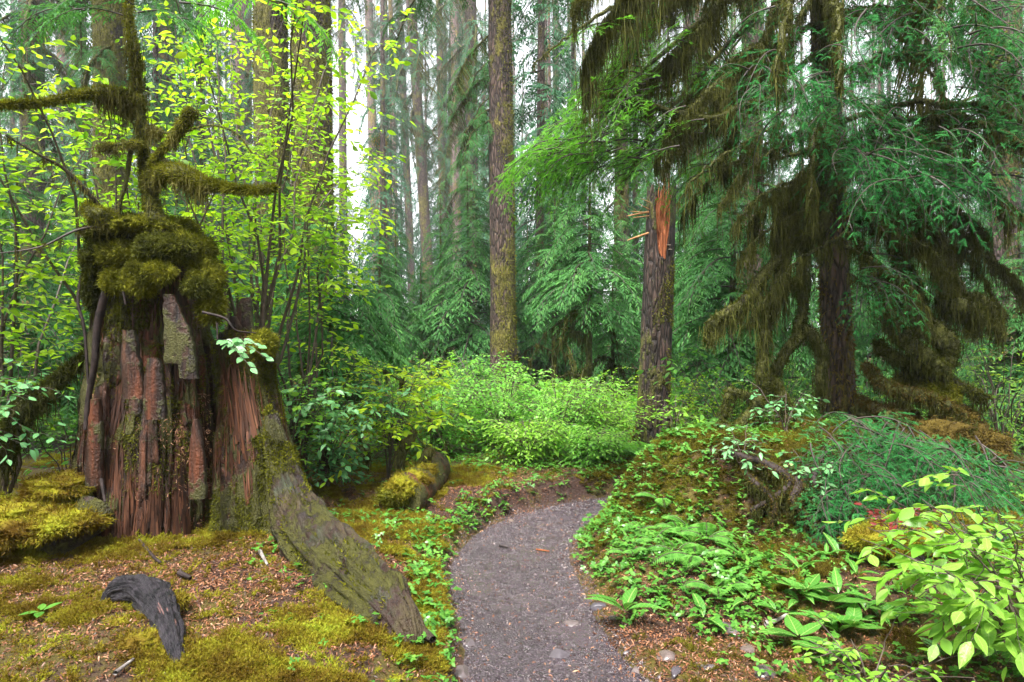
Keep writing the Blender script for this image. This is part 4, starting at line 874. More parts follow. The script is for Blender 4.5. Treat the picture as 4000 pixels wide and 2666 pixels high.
def shell(profile, ny, seg, seed, cyo, depth, strips, amp, jag=0.0):
    """profile rows: (pixel y, pixel left, pixel right). A column of split wood whose outline follows it, strips standing proud or broken off"""
    pr = np.array(profile, float); zz = 1.6 - (pr[:, 0] - 1333) / F0 * SB; o = np.argsort(zz); zz = zz[o]
    xl = (pr[o, 1] - 2000) / F0 * SB; xr = (pr[o, 2] - 2000) / F0 * SB
    z = np.linspace(zz[0], zz[-1], ny); l = np.interp(z, zz, xl); r = np.interp(z, zz, xr); cx = (l + r) / 2; hw = (r - l) / 2
    a = np.linspace(0, 2 * math.pi, seg, endpoint=False); g = np.random.default_rng(seed)
    # strips of wood: each has its own relief and its own broken height
    e = np.sort(g.uniform(0, 2 * math.pi, strips)); k = np.searchsorted(e, a) % strips
    off = g.normal(0, 1, strips); hz = g.uniform(0.35, 1.25, strips)
    wob = 0.10 * vnoise(np.stack([np.zeros(ny), z * 2.2, z * 0 + seed], -1))
    Z, A = np.meshgrid(z, a, indexing='ij'); t = (Z - z[0]) / (z[-1] - z[0])
    kk = np.searchsorted(e, (A + wob[:, None]) % (2 * math.pi)) % strips
    frac = (A + wob[:, None]) % (2 * math.pi); lo_ = np.concatenate([e, [e[0] + 2 * math.pi]])
    rel = amp * off[kk] * (0.5 + 0.5 * vnoise(np.stack([kk * 3.1, Z * 2.5, kk * 0 + .5], -1)))
    edge = np.min(np.abs(((frac[..., None] - e + math.pi) % (2 * math.pi)) - math.pi), -1)
    rel = rel - 0.055 * np.exp(-(edge / 0.022) ** 2) - 0.05 * sst(hz[kk] - .04, hz[kk] + .03, t)
    Pn = np.stack([np.cos(A) * 3, np.sin(A) * 3, Z * 1.4], -1)
    rel = rel + 0.05 * fbm(Pn, seed, 4) + 0.03 * fbm(Pn * [5, 5, 2.0], seed + 3, 4)
    rad = 1 + rel / hw.mean()
    X = cx[:, None] + hw[:, None] * np.cos(A) * rad; Yy = SB + cyo + hw[:, None] * depth * np.sin(A) * rad
    Zt = Z + (jag * np.array(g.uniform(-1, .4, strips))[kk] * sst(.80, 1.0, t))
    V = np.stack([X, Yy, Zt], -1) - sb
    i, j = np.meshgrid(np.arange(ny - 1), np.arange(seg), indexing='ij'); j2 = (j + 1) % seg
    F = np.stack([i * seg + j, i * seg + j2, (i + 1) * seg + j2, (i + 1) * seg + j], -1).reshape(-1, 4)
    top = V[-1].mean(0) - [0, 0, .06]; nV = np.vstack([V.reshape(-1, 3), top]); tf = np.array([[(ny - 1) * seg + q, (ny - 1) * seg + (q + 1) % seg, ny * seg] for q in range(seg)])
    return V, nV, F, tf
S1, V1, F1, T1 = shell([(2180, 225, 900), (2050, 275, 880), (1900, 298, 860), (1700, 318, 840), (1450, 350, 812), (1200, 372, 770), (1050, 392, 770), (960, 400, 800), (900, 430, 700), (872, 480, 620)], 170, 220, 31, 0.05, 0.82, 34, 0.035, .05)
MB().add(V1, F1).add(V1, np.zeros((0, 3), int)).build('wood_core', M['wood'], stump, True)
mbt = MB(); mbt.add(V1, T1); mbt.build('core_top', M['wood'], stump, True)
S2, V2s, F2, T2 = shell([(2330, 700, 1380), (2150, 820, 1290), (2000, 862, 1240), (1850, 872, 1185), (1700, 872, 1140), (1500, 868, 1085), (1400, 862, 1078), (1300, 858, 1068)], 130, 150, 32, -0.06, 0.75, 18, 0.022, .12)
MB().add(V2s, F2).build('wood_shell', M['wood2'], stump, True)
mbt = MB(); mbt.add(V2s, T2); mbt.build('shell_top', M['wood'], stump, True)
# the long root that runs down to the path
def Wp(px, py, Y): return W(px, py, Y) - sb
P = smooth_line([Wp(1060, 1620, 4.75), Wp(1100, 1830, 4.72), Wp(1165, 2040, 4.5), Wp(1275, 2210, 4.15), Wp(1420, 2340, 3.75), Wp(1545, 2455, 3.42), Wp(1625, 2580, 3.22)], 60)
rr = np.interp(np.linspace(0, 1, 60), [0, .2, .4, .6, .8, .95, 1], [.05, .13, .20, .20, .15, .08, .006])
v, f = groove_tube(P, rr, 120, 77, .30, 7.0, 2.2, .3, (.85, .85, 1.3)); MB().add(v, f).build('root', M['root'], stump, True); RP, RR = P, rr
g_ = np.random.default_rng(34); n_ = 16000; k_ = g_.integers(0, 52, n_); a_ = g_.normal(0, 1, (n_, 3)); a_[:, 2] = np.abs(a_[:, 2]) * .8; a_ = norm(a_); q_ = P[k_] + a_ * (rr[k_] * 1.0)[:, None] * [.85, .85, 1.3]; kp = fbm(q_ * 5, 3, 3) > .02; q_ = q_[kp]; a_ = a_[kp]
ROOT_MOSS = (q_, a_)
P = smooth_line([Wp(380, 2000, 4.6), Wp(300, 2080, 4.45), Wp(180, 2170, 4.3)], 24); v, f = tube(P, np.linspace(.14, .05, 24), 20, .3, 78); MB().add(v, f).build('root', M['root'], stump, True)
for k_, (pts_, r_) in enumerate([([(1340, 2330, 3.85), (1300, 2430, 3.62), (1270, 2520, 3.45)], .07), ([(1500, 2430, 3.5), (1600, 2440, 3.4), (1690, 2500, 3.25)], .06), ([(1230, 2200, 4.2), (1180, 2290, 4.0), (1130, 2340, 3.85)], .08), ([(1580, 2500, 3.35), (1570, 2600, 3.15), (1560, 2680, 3.0)], .05)]):
    P_ = smooth_line([Wp(*q) for q in pts_], 20); MB().add(*tube(P_, np.linspace(r_, r_ * .3, 20), 14, .5, 90 + k_, bf=8)).build('root', M['root'], stump, True)
# standing slabs and splinters of red heartwood
g = np.random.default_rng(33)
def slab(pts_lr, Y, th, seed, mat='wood', nz=16):
    """a broken plank: rows (pixel y, pixel left, pixel right) from the bottom up, with thickness"""
    pr = np.array(pts_lr, float); q = np.linspace(0, 1, nz); py, l, r = [np.interp(q, np.linspace(0, 1, len(pr)), pr[:, c]) for c in range(3)]
    V = []
    for k in range(nz):
        jit = .003 * g.normal(size=4)
        A, B = Wp(l[k], py[k], Y), Wp(r[k], py[k], Y); mid = (A + B) / 2 + [0, -.014, 0]
        V += [A + [jit[0], 0, 0], mid + [jit[1], 0, 0], B + [jit[2], 0, 0], B + [jit[2], th, 0], A + [jit[0], th, 0]]
    V = np.array(V); F = [[5 * k + a, 5 * k + (a + 1) % 5, 5 * k + 5 + (a + 1) % 5, 5 * k + 5 + a] for k in range(nz - 1) for a in range(5)]
    n = 5 * (nz - 1); mb = MB().add(V, F).add(np.zeros((0, 3)), np.zeros((0, 3), int)); mb2 = V[n:n + 5]
    mb.add(mb2, [[0, 1, 2, 3, 4]]); return mb.build('splinter', M[mat], stump)
slab([(1420, 640, 750), (1300, 640, 735), (1220, 635, 700), (1150, 640, 672)], 4.45, .05, 1)
slab([(1480, 700, 765), (1350, 690, 750), (1260, 690, 722)], 4.42, .05, 2)
slab([(1560, 480, 560), (1400, 470, 535), (1290, 478, 512)], 4.48, .06, 3)
slab([(1330, 905, 990), (1230, 925, 980), (1170, 938, 975), (1165, 945, 968)], 4.95, .05, 4)
slab([(1360, 880, 960), (1290, 890, 940), (1235, 898, 915)], 4.85, .05, 5)
slab([(1420, 978, 1075), (1330, 985, 1072), (1300, 990, 1068)], 4.85, .10, 6, 'wood2')
slab([(1640, 560, 640), (1500, 560, 632), (1400, 575, 612)], 4.36, .05, 7)
slab([(1900, 330, 390), (1700, 340, 392), (1560, 352, 378)], 4.55, .05, 8)
slab([(1950, 735, 800), (1780, 740, 792), (1640, 752, 770)], 4.33, .04, 9)
def plate(V, i0, i1, j0, j1, off, seed, mat, name='wood_plate', jag=.35):
    """a shell of split wood standing proud of the surface, torn at both ends"""
    gg = np.random.default_rng(seed); ring, seg, _ = V.shape; rows = np.arange(i0, i1); cols = np.arange(j0, j1 + 1); Pq = V[np.clip(rows, 0, ring - 1)][:, cols % seg]
    cen = V[np.clip(rows, 0, ring - 1)].mean(1)[:, None]; nn = Pq - cen; nn[..., 2] = 0; nn = norm(nn); H_ = len(rows)
    top = 1 - jag * gg.uniform(0, 1, len(cols)); bot = .25 * jag * gg.uniform(0, 1, len(cols)); t = np.linspace(0, 1, H_)[:, None]; q = bot + (top - bot) * t
    zf = Pq[0, :, 2] + (Pq[-1, :, 2] - Pq[0, :, 2]) * q; X = Pq.copy()
    for c in range(len(cols)):
        for ax_ in (0, 1): X[:, c, ax_] = np.interp(zf[:, c], Pq[:, c, 2], Pq[:, c, ax_])
    X[..., 2] = zf; bulge = off * (.7 + .3 * vnoise(X * [9, 9, 2.5], seed)) * np.interp(t, [0, .1, .85, 1], [.5, 1, 1, .7])
    A = X + nn * bulge[..., None]; B = X - nn * .03; w = len(cols); idx = np.arange(H_ * w).reshape(H_, w); F = [[idx[a_, c], idx[a_, c + 1], idx[a_ + 1, c + 1], idx[a_ + 1, c]] for a_ in range(H_ - 1) for c in range(w - 1)]; n0 = H_ * w
    loop = list(idx[0]) + list(idx[1:, -1]) + list(idx[-1, ::-1][1:]) + list(idx[::-1, 0][1:-1]); F += [[loop[a_], loop[a_ - 1], loop[a_ - 1] + n0, loop[a_] + n0] for a_ in range(len(loop))]
    return MB().add(np.vstack([A.reshape(-1, 3), B.reshape(-1, 3)]), F).build(name, M[mat], stump)
for k in range(52):
    j0 = int(g.uniform(118, 208)); i0 = int(g.uniform(18, 100)); plate(S1, i0, i0 + int(g.uniform(12, 50)), j0, j0 + int(g.uniform(3, 9)), g.uniform(.012, .04), 60 + k, 'wood' if g.uniform() < .75 else 'wood2')
for k in range(16):
    j0 = int(g.uniform(80, 142)); i0 = int(g.uniform(25, 85)); plate(S2, i0, i0 + int(g.uniform(12, 40)), j0, j0 + int(g.uniform(3, 8)), g.uniform(.008, .025), 160 + k, 'wood' if g.uniform() < .6 else 'wood2')
# dark hanging root on the outer edge and twigs
M['darkroot'] = simple_mat('dark_root_bark', (0.010, 0.007, 0.007), (0.045, 0.03, 0.028), 20, .7, .004, spec=.25)
for pts, r in [([(560, 1010, 4.75), (440, 1090, 4.6), (385, 1250, 4.6), (370, 1420, 4.6), (345, 1560, 4.62), (335, 1680, 4.6)], (.032, .016)),
               ([(318, 1080, 4.75), (305, 1180, 4.7), (330, 1290, 4.68), (345, 1500, 4.65)], (.012, .010)),
               ([(790, 1220, 4.4), (880, 1245, 4.4), (920, 1290, 4.4), (1000, 1302, 4.5)], (.010, .005)),
               ([(848, 1262, 4.42), (850, 1330, 4.4)], (.008, .005)), ([(395, 1870, 4.35), (410, 1960, 4.3)], (.012, .008)), ([(482, 1140, 4.45), (490, 1190, 4.45)], (.009, .006))]:
    P = smooth_line([Wp(*q) for q in pts], 24); MB().add(*tube(P, np.linspace(*r, 24), 7, .2, 5)).build('hanging_root', M['darkroot'], stump, True)

# moss on the stump: a thick cap and patches, as blades on the wood and humps on top
def hump(name, c, rx, ry, rz, seed, mat, parent, n=2600, L=.05, core='moss_g', droop=.2):
    L = L * .55; n = int(n * 2.6)
    """a cushion of moss: lumpy body with a dense coat of blades"""
    g = np.random.default_rng(seed); v, f = pebble(seed, 4); v = norm(v); v = v * (1 + .55 * fbm(v * 1.8 + seed, seed, 4) + .35 * fbm(v * 5 + seed, seed + 1, 3))[:, None] * [rx, ry, rz]
    mb = MB().add(v * .97 + c, f); k = g.integers(0, len(v), n); p = v[k] + g.normal(0, .012, (n, 3)); nn = norm(v[k] / np.array([rx, ry, rz]) ** 2)
    mb.add(*blades(p + c, norm(nn + g.normal(0, .55, (n, 3)) + [0, 0, -droop]), L * g.uniform(.4, 1.4, n), L * .28, g))
    return stuffpart(mb.build(name, M[mat], parent))
for k, (px, py, Y, rx, ry, rz) in enumerate([(450, 915, 4.85, .18, .25, .09), (590, 885, 4.75, .22, .28, .09), (500, 985, 4.58, .20, .12, .10), (640, 960, 4.5, .18, .13, .10), (745, 965, 4.65, .14, .18, .13), (805, 1070, 4.6, .10, .16, .16),
                                              (395, 1000, 4.75, .08, .18, .14), (545, 1075, 4.47, .11, .05, .13), (825, 1180, 4.6, .08, .12, .15), (770, 1110, 4.5, .08, .07, .07), (1030, 1335, 4.7, .075, .12, .10), (690, 885, 4.9, .14, .2, .08), (372, 1100, 4.75, .05, .12, .20), (620, 1050, 4.44, .09, .05, .07), (450, 1090, 4.55, .07, .05, .10), (520, 880, 4.75, .12, .14, .09)]):
    hump('moss_cushion', Wp(px, py + 12, Y + .02), rx * .92, ry * (.9 if Y > 4.6 else .6), rz * .8, 700 + k, 'moss_g' if k % 3 else 'moss_l', stump, 3400 if rx > .1 else 1700)
def coat(V, n, L, seed, cov, mat, name, dark=None, face=None):
    g = np.random.default_rng(seed); ring, seg, _ = V.shape
    u = g.uniform(0, ring - 1.01, n); v = g.uniform(0, seg - .01, n); i = u.astype(int); j = v.astype(int); f = (u - i)[:, None]; h = (v - j)[:, None]
    p = (V[i, j] * (1 - f) + V[i + 1, j] * f) * (1 - h) + (V[i, (j + 1) % seg] * (1 - f) + V[i + 1, (j + 1) % seg] * f) * h
    nn = norm(np.cross(V[i, (j + 1) % seg] - V[i, j], V[i + 1, j] - V[i, j]))
    k = (fbm(p * [2.6, 2.6, 1.8], seed, 4) + .22 * vnoise(p * 12, seed) > -cov); 
    if face is not None: k &= face(p)
    p, nn = p[k], nn[k]; m = len(p)
    d = norm(nn + g.normal(0, .5, (m, 3)) + [0, 0, -.25]); mb = MB().add(*blades(p - nn * .004, d, L * g.uniform(.4, 1.5, m), L * .42, g))
    return stuffpart(mb.build(name, M[mat], stump))
stuffpart(MB().add(*blades(ROOT_MOSS[0], norm(ROOT_MOSS[1] + g.normal(0, .5, ROOT_MOSS[0].shape)), .022, .01)).build('moss_patch', M['moss_g'], stump))
coat(S1, 90000, .026, 81, -.02, 'moss_g', 'moss_patch')
coat(S2, 70000, .024, 82, .12, 'moss_g', 'moss_patch')
coat(S1, 22000, .03, 83, -.14, 'moss_y', 'moss_patch', face=lambda p: p[:, 2] < .55)
# loose fibres and slivers of rotten wood
M['fibre'] = leaf_mat('wood_fibre', [(0, (0.010, 0.005, 0.004)), (0.4, (0.055, 0.022, 0.012)), (0.75, (0.14, 0.055, 0.028)), (1, (0.28, 0.14, 0.08))], 0, 0.6, 0.3, pn=.3, ps=4.0)
def fibres(V, n, seed, j0, j1, i0, i1, ms, lim):
    gg = np.random.default_rng(seed); ring, sg_, _ = V.shape; j = gg.integers(j0, j1, n) % sg_; ia = gg.integers(i0, i1, n); ib = np.minimum(ia + gg.integers(4, 22, n), ring - 1)
    kp = fbm(V[ia, j] * [2.6, 2.6, 1.8], ms, 4) < lim; j, ia, ib = j[kp], ia[kp], ib[kp]; n = len(j)      # bare wood only, between the moss
    A, B = V[ia, j], V[ib, (j + gg.integers(-1, 2, n)) % sg_]; c = V.mean(1); nn = (A - c[ia]) * [1, 1, 0]; nn = norm(nn); tn = norm(np.cross(nn, [0, 0, 1.0])); w = gg.uniform(.003, .010, n)[:, None]; o1 = gg.uniform(.002, .010, n)[:, None]; o2 = o1 + gg.uniform(-.004, .02, n)[:, None]
    Mi = (A + B) / 2 + nn * (o1 + .006); q = np.stack([A - tn * w + nn * o1, A + tn * w + nn * o1, Mi + tn * w * .9, Mi - tn * w * .9, B + nn * o2 + tn * w * .15, B + nn * o2 - tn * w * .15], 1).reshape(-1, 3); f_ = np.array([[0, 1, 2, 3], [3, 2, 4, 5]])
    return stuffpart(MB().add(q, (f_[None] + (np.arange(n) * 6)[:, None, None]).reshape(-1, 4)).build('wood_fibre', M['fibre'], stump))
fibres(S1, 5200, 91, 110, 220, 12, 150, 81, .02); fibres(S2, 2200, 92, 75, 150, 15, 118, 82, -.12)
# moss dripping over the rim
n_ = 1500; i_ = g.integers(118, 160, n_); j_ = g.integers(112, 218, n_); p_ = S1[i_, j_] + [0, -.01, 0]; kp = fbm(p_ * 6, 4, 3) > -.05; p_ = p_[kp]
stuffpart(MB().add(*strands(p_, g.uniform(.03, .16, len(p_)), .009, 3, .2, g)).build('moss_fringe', M['moss_l'], stump))
# pale lichen blot on the outer buttress
M['lichen'] = simple_mat('pale_lichen', (.13, .18, .14), (.34, .42, .36), 30, .8, .004)
plate(S2, 64, 78, 139, 143, .006, 301, 'lichen', 'lichen_patch', .5); plate(S2, 70, 82, 137, 140, .006, 302, 'lichen', 'lichen_patch', .5)
# needles caught on the wood
n = 5000; k = g.integers(20, 110, n); j = g.integers(110, 220, n); p = S1[np.clip(k, 0, 169), j]; keep = fbm(p * 3.1, 9, 3) > .06; p = p[keep]
stuffpart(MB().add(*blades(p + [0, -.012, 0], norm(g.normal(size=p.shape) * [1, .3, 1]), .03, .007)).build('caught_needles', M['litter'], stump))

# ------------------------------------------------------------------ the moss sleeved sapling growing on the stump
def sleeve(P, r, n, L, g, drop=.25):
    u = g.uniform(0, len(P) - 1.01, n); i = u.astype(int); f = (u - i)[:, None]; c = P[i] * (1 - f) + P[i + 1] * f; rad = np.interp(u, np.arange(len(P)), r)
    d = g.normal(size=(n, 3)); T = norm(P[i + 1] - P[i]); d = norm(d - T * (d * T).sum(-1, keepdims=True))
    return blades(c + d * rad[:, None] * .85, norm(d + g.normal(0, .45, (n, 3)) + [0, 0, -drop]), L * g.uniform(.4, 1.5, n), L * .25, g)
def drape(P, r, n, lo, hi, g, w=.012, u0=0, u1=1, seg=4, sway=.15, freq=9.0):
    """curtain of hanging moss: tassels of strands, long and short, with lacy side threads"""
    m = max(n // 9, 3); cu = np.clip(g.uniform(u0, u1, m), 0, .999) * (len(P) - 1.01); cl = (lo + (hi - lo) * g.beta(1.2, 2.2, m)) * (.45 + 1.0 * np.abs(vnoise(np.stack([cu / len(P) * freq, cu * 0 + g.uniform(0, 99), cu * 0], -1), 3)))
    k = g.integers(0, m, n); u = cu[k]; i = u.astype(int); f = (u - i)[:, None]; c = P[i] * (1 - f) + P[i + 1] * f; rad = np.interp(u, np.arange(len(P)), r)
    c = c + g.normal(0, 1, (n, 3)) * (rad * .55 + .008)[:, None]; Ls = cl[k] * g.uniform(.35, 1.1, n); V, F = strands(c, Ls, w * g.uniform(.5, 1.1, n), seg, sway, g)
    Q = V.reshape(n, 2 * (seg + 1), 3)[:, 2:2 * seg:2]; t = g.integers(0, Q.shape[1], (n, 2)); q = Q[np.arange(n)[:, None], t].reshape(-1, 3); q2, f2 = blades(q, norm(g.normal(size=q.shape) * [1, 1, .4] + [0, 0, -.8]), g.uniform(.02, .05, len(q)), .006, g)
    f4 = np.concatenate([f2, f2[:, 2:]], 1) if False else f2
    return V, F, q2, f4
def mossy_limb(parent, pts, r, seed, fuzz=900, fl=.04, hang=300, hl=(.08, .35), name='limb', mat='limb', fm='moss_l', hm='moss_d', org=None, u=(0, 1), seg=9, hw=.0085, freq=9.0, wobble=.0):
    g = np.random.default_rng(seed); n = 30; P = smooth_line(np.array(pts) - (0 if org is None else org), n); P[1:-1] += wobble * g.normal(0, 1, (n - 2, 3)); r = np.interp(np.linspace(0, 1, n), np.linspace(0, 1, len(r)), r)
    o = MB().add(*tube(P, r, seg, .35, seed, bf=7)).build(name, M[mat], parent, True)
    if fuzz: stuffpart(MB().add(*sleeve(P, r, int(fuzz * 2), fl * .62, g)).build('moss_sleeve', M[fm], o))
    if hang:
        dv, df, ev, ef = drape(P, r, int(hang * 1.5), *hl, g, u0=u[0], u1=u[1], w=hw, freq=freq)
        stuffpart(MB().add(dv, df).add(ev, ef).build('hanging_moss', M[hm], o))
    return o
Y0 = 4.7; so = W(600, 900, Y0); sap = thing('mossy_sapling', 'moss shrouded sapling rooted on top of the rotten stump', 'tree', so)
wl = lambda L: [W(a, b_, c) for a, b_, c in L]
mossy_limb(sap, wl([(640, 930, 4.7), (600, 830, 4.7), (575, 700, 4.7), (560, 600, 4.72), (550, 470, 4.72), (535, 330, 4.75), (525, 200, 4.75), (505, 90, 4.8), (500, -60, 4.85)]), [.09, .06, .042, .032, .03, .026, .024, .022, .02], 901, 4200, .045, 700, (.08, .3), 'trunk', org=so, fm='moss_g', hm='moss_h', seg=14)
mossy_limb(sap, wl([(545, 400, 4.72), (480, 372, 4.68), (400, 362, 4.6), (300, 375, 4.5), (180, 398, 4.35), (60, 408, 4.2), (-40, 410, 4.1)]), [.035, .04, .036, .026, .017, .014, .012], 902, 3000, .05, 420, (.05, .32), org=so, fm='moss_g', hm='moss_h', u=(0, .35))
mossy_limb(sap, wl([(585, 700, 4.68), (660, 670, 4.6), (730, 690, 4.5), (800, 715, 4.45), (880, 732, 4.4), (980, 745, 4.35), (1080, 735, 4.3)]), [.05, .062, .055, .028, .016, .011, .008], 903, 3600, .055, 560, (.05, .26), org=so, fm='moss_g', hm='moss_h', u=(0, .55))
mossy_limb(sap, wl([(590, 650, 4.66), (625, 600, 4.6), (675, 545, 4.55), (715, 480, 4.5), (755, 425, 4.5)]), [.016, .016, .018, .03, .03], 904, 1600, .045, 160, (.04, .14), org=so, fm='moss_g', hm='moss_h', u=(.5, 1))
mossy_limb(sap, wl([(560, 510, 4.68), (600, 500, 4.6), (650, 520, 4.55), (720, 515, 4.5), (820, 490, 4.5), (920, 520, 4.5), (985, 600, 4.5)]), [.010, .010, .009, .008, .007, .006, .004], 905, 300, .03, 130, (.1, .22), org=so, fm='moss_g', hm='moss_h', u=(.1, .28))
mossy_limb(sap, wl([(560, 560, 4.66), (510, 560, 4.58), (440, 570, 4.5), (380, 575, 4.45)]), [.012, .014, .012, .006], 906, 500, .035, 140, (.04, .12), org=so, fm='moss_g', hm='moss_h')
mossy_limb(sap, wl([(520, 540, 4.62), (505, 620, 4.6), (495, 700, 4.6), (470, 790, 4.62), (465, 850, 4.64)]), [.014, .016, .015, .012, .012], 907, 300, .02, 0, org=so, fm='moss_g', hm='moss_h')
mossy_limb(sap, wl([(420, 850, 4.62), (350, 760, 4.5), (250, 660, 4.4), (160, 610, 4.3), (20, 530, 4.2)]), [.02, .014, .011, .008, .004], 908, 200, .03, 60, (.05, .1), org=so, fm='moss_g', hm='moss_h', mat='twig')
mossy_limb(sap, wl([(430, 880, 4.6), (300, 900, 4.4), (160, 965, 4.3), (0, 990, 4.2)]), [.012, .008, .006, .003], 909, 0, .03, 30, (.05, .2), org=so, fm='moss_g', hm='moss_h', mat='twig')
mossy_limb(sap, wl([(440, 850, 4.6), (380, 845, 4.5), (330, 800, 4.5)]), [.05, .06, .02], 910, 900, .05, 120, (.05, .2), org=so, fm='moss_g', hm='moss_h')
# boughs of soft hemlock over the top of the sapling
cr = node('crown', sap)
for (px, py, Y, az, pit, s, kind) in [(480, 60, 4.6, 200, 8, .55, 'hem'), (540, 50, 4.6, -20, 12, .55, 'hem'), (520, 20, 4.7, 250, 10, .6, 'hem'), (650, 70, 4.8, -10, 15, .5, 'hem'), (330, 40, 4.7, 185, 14, .6, 'hem'), (700, 10, 5.0, 0, 16, .8, 'hem_y'), (980, -10, 5.2, -10, 22, .9, 'hem_y'), (1050, -30, 5.4, 200, 30, .9, 'hem_y')]:
    put('branch', BOUGH[kind][int(px) % 5], cr, W(px, py, Y) - so, (0, R(pit), R(az)), s)
# the drooping moss laden limb on the outer side, and its neighbours
dl = thing('drooping_mossy_limb', 'limb sagging under thick olive moss at the outer side of the stump', 'branch', W(320, 1430, 4.9))
mossy_limb(dl, wl([(350, 1380, 4.95), (260, 1450, 4.85), (170, 1530, 4.7), (90, 1600, 4.6), (40, 1700, 4.55), (20, 1790, 4.55)]), [.02, .03, .04, .07, .06, .03], 911, 5200, .06, 900, (.08, .35), org=W(320, 1430, 4.9))
# ------------------------------------------------------------------ the big dark hemlock on the right bank
HY = 6.8; ho = np.array([(3288 - 2000) / F0 * HY, HY, 0.45]); M['moss_b'] = leaf_mat('moss_brown', [(0, (0.04, 0.024, 0.008)), (0.5, (0.10, 0.07, 0.015)), (1, (0.19, 0.14, 0.028))], 0.2, 0.8, 0.1, pn=.4, ps=5.0); hem = thing('moss_draped_hemlock', 'big dark hemlock hung with long brown moss on the right bank', 'tree', ho)
gh = np.random.default_rng(71)
me, V, r = trunk_mesh('trunk', 0.145, 0.10, 13.0, (-0.45, 0.15), 30, 190, .35, .09, 711, M['bark']); ht = put('trunk', me, hem, (0, 0, -.12))
stuffpart(trunk_moss(V, 12000, .05, 712, .05, zmax=6, drop=1.2).build('moss', M['moss_b'], ht)).location = (0, 0, 0)
L = lambda rows: [W(a, b_, c) for a, b_, c in rows]
def limb(rows, r, fuzz, hang, hl, seed, fl=.045, fm='moss_l', u=(0, 1), hw=.0085, wob=.008, freq=9):
    return mossy_limb(hem, L(rows), r, seed, int(fuzz), fl, int(hang), (hl[0] * .7, hl[1] * .8), 'limb', org=ho, fm=fm, u=u, hw=hw, wobble=wob, freq=freq)
# thick sagging limbs in front of the trunk, on its path side
limb([(3270, 560, 6.7), (3170, 820, 6.45), (3135, 1070, 6.3), (3128, 1274, 6.25), (3053, 1403, 6.2), (2985, 1500, 6.2)], [.04, .045, .05, .05, .045, .035], 3000, 520, (.1, .4), 720)
limb([(3128, 1270, 6.25), (3175, 1310, 6.2), (3210, 1376, 6.2), (3206, 1480, 6.2), (3200, 1590, 6.2)], [.04, .05, .045, .04, .02], 1700, 420, (.08, .38), 721)
limb([(3270, 480, 6.7), (3140, 760, 6.35), (3087, 940, 6.2), (3040, 1104, 6.1), (3012, 1206, 6.05), (2985, 1342, 6.0), (2978, 1500, 6.0)], [.03, .035, .05, .05, .045, .045, .04], 3400, 700, (.1, .42), 722)
limb([(3260, 420, 6.7), (3120, 830, 6.3), (3067, 968, 6.15), (2944, 1124, 6.0), (2890, 1200, 5.95), (2790, 1252, 5.9), (2760, 1335, 5.9)], [.03, .035, .045, .05, .05, .042, .02], 3600, 1300, (.12, .48), 723)
limb([(2985, 1490, 6.1), (2960, 1580, 6.0), (2900, 1660, 5.95), (2850, 1690, 5.9), (2815, 1660, 5.9), (2815, 1760, 5.95)], [.04, .045, .05, .05, .04, .05], 2600, 500, (.08, .3), 724)
limb([(3000, 1480, 6.15), (3033, 1512, 6.1), (3067, 1580, 6.1), (3087, 1682, 6.1), (3073, 1790, 6.15)], [.04, .045, .05, .055, .06], 2300, 420, (.08, .3), 725)
limb([(2960, 1560, 6.1), (2900, 1540, 6.0), (2850, 1535, 5.95), (2835, 1590, 5.95), (2825, 1640, 5.95)], [.02, .03, .035, .03, .02], 900, 220, (.06, .2), 726)
limb([(3270, 700, 6.7), (3190, 900, 6.5), (3160, 920, 6.3), (3110, 930, 6.1)], [.05, .07, .07, .02], 1800, 500, (.1, .35), 727)
limb([(3280, 620, 6.7), (3170, 660, 6.3), (3080, 750, 6.2), (3040, 860, 6.15), (3030, 1000, 6.15)], [.03, .035, .035, .03, .02], 1500, 800, (.2, .6), 728)
# on the outer side: dark arm, moss shoulders, hanging mats
limb([(3330, 560, 6.8), (3520, 760, 6.5), (3670, 940, 6.3), (3700, 1060, 6.25), (3760, 1180, 6.2), (3840, 1210, 6.15), (3880, 1260, 6.1)], [.04, .05, .07, .08, .07, .05, .03], 3600, 1100, (.12, .5), 730)
limb([(3700, 1080, 6.25), (3690, 1190, 6.1), (3740, 1200, 5.95), (3810, 1215, 5.9), (3790, 1300, 5.9)], [.05, .06, .08, .07, .03], 2800, 900, (.1, .45), 731, fl=.055)
limb([(3760, 1150, 6.2), (3830, 1170, 6.1), (3880, 1210, 6.05), (3910, 1290, 6.0)], [.03, .04, .04, .015], 1500, 700, (.15, .5), 732)
limb([(3330, 760, 6.8), (3480, 930, 6.4), (3560, 1120, 6.2), (3600, 1260, 6.1), (3690, 1330, 6.0), (3700, 1420, 6.0)], [.04, .05, .09, .10, .10, .05], 4600, 800, (.08, .32), 733, fl=.06)
limb([(3330, 900, 6.8), (3450, 1130, 6.3), (3480, 1260, 6.15), (3530, 1320, 6.1), (3600, 1380, 6.0), (3700, 1450, 5.9)], [.03, .05, .07, .07, .07, .04], 3400, 900, (.08, .4), 734, fl=.06)
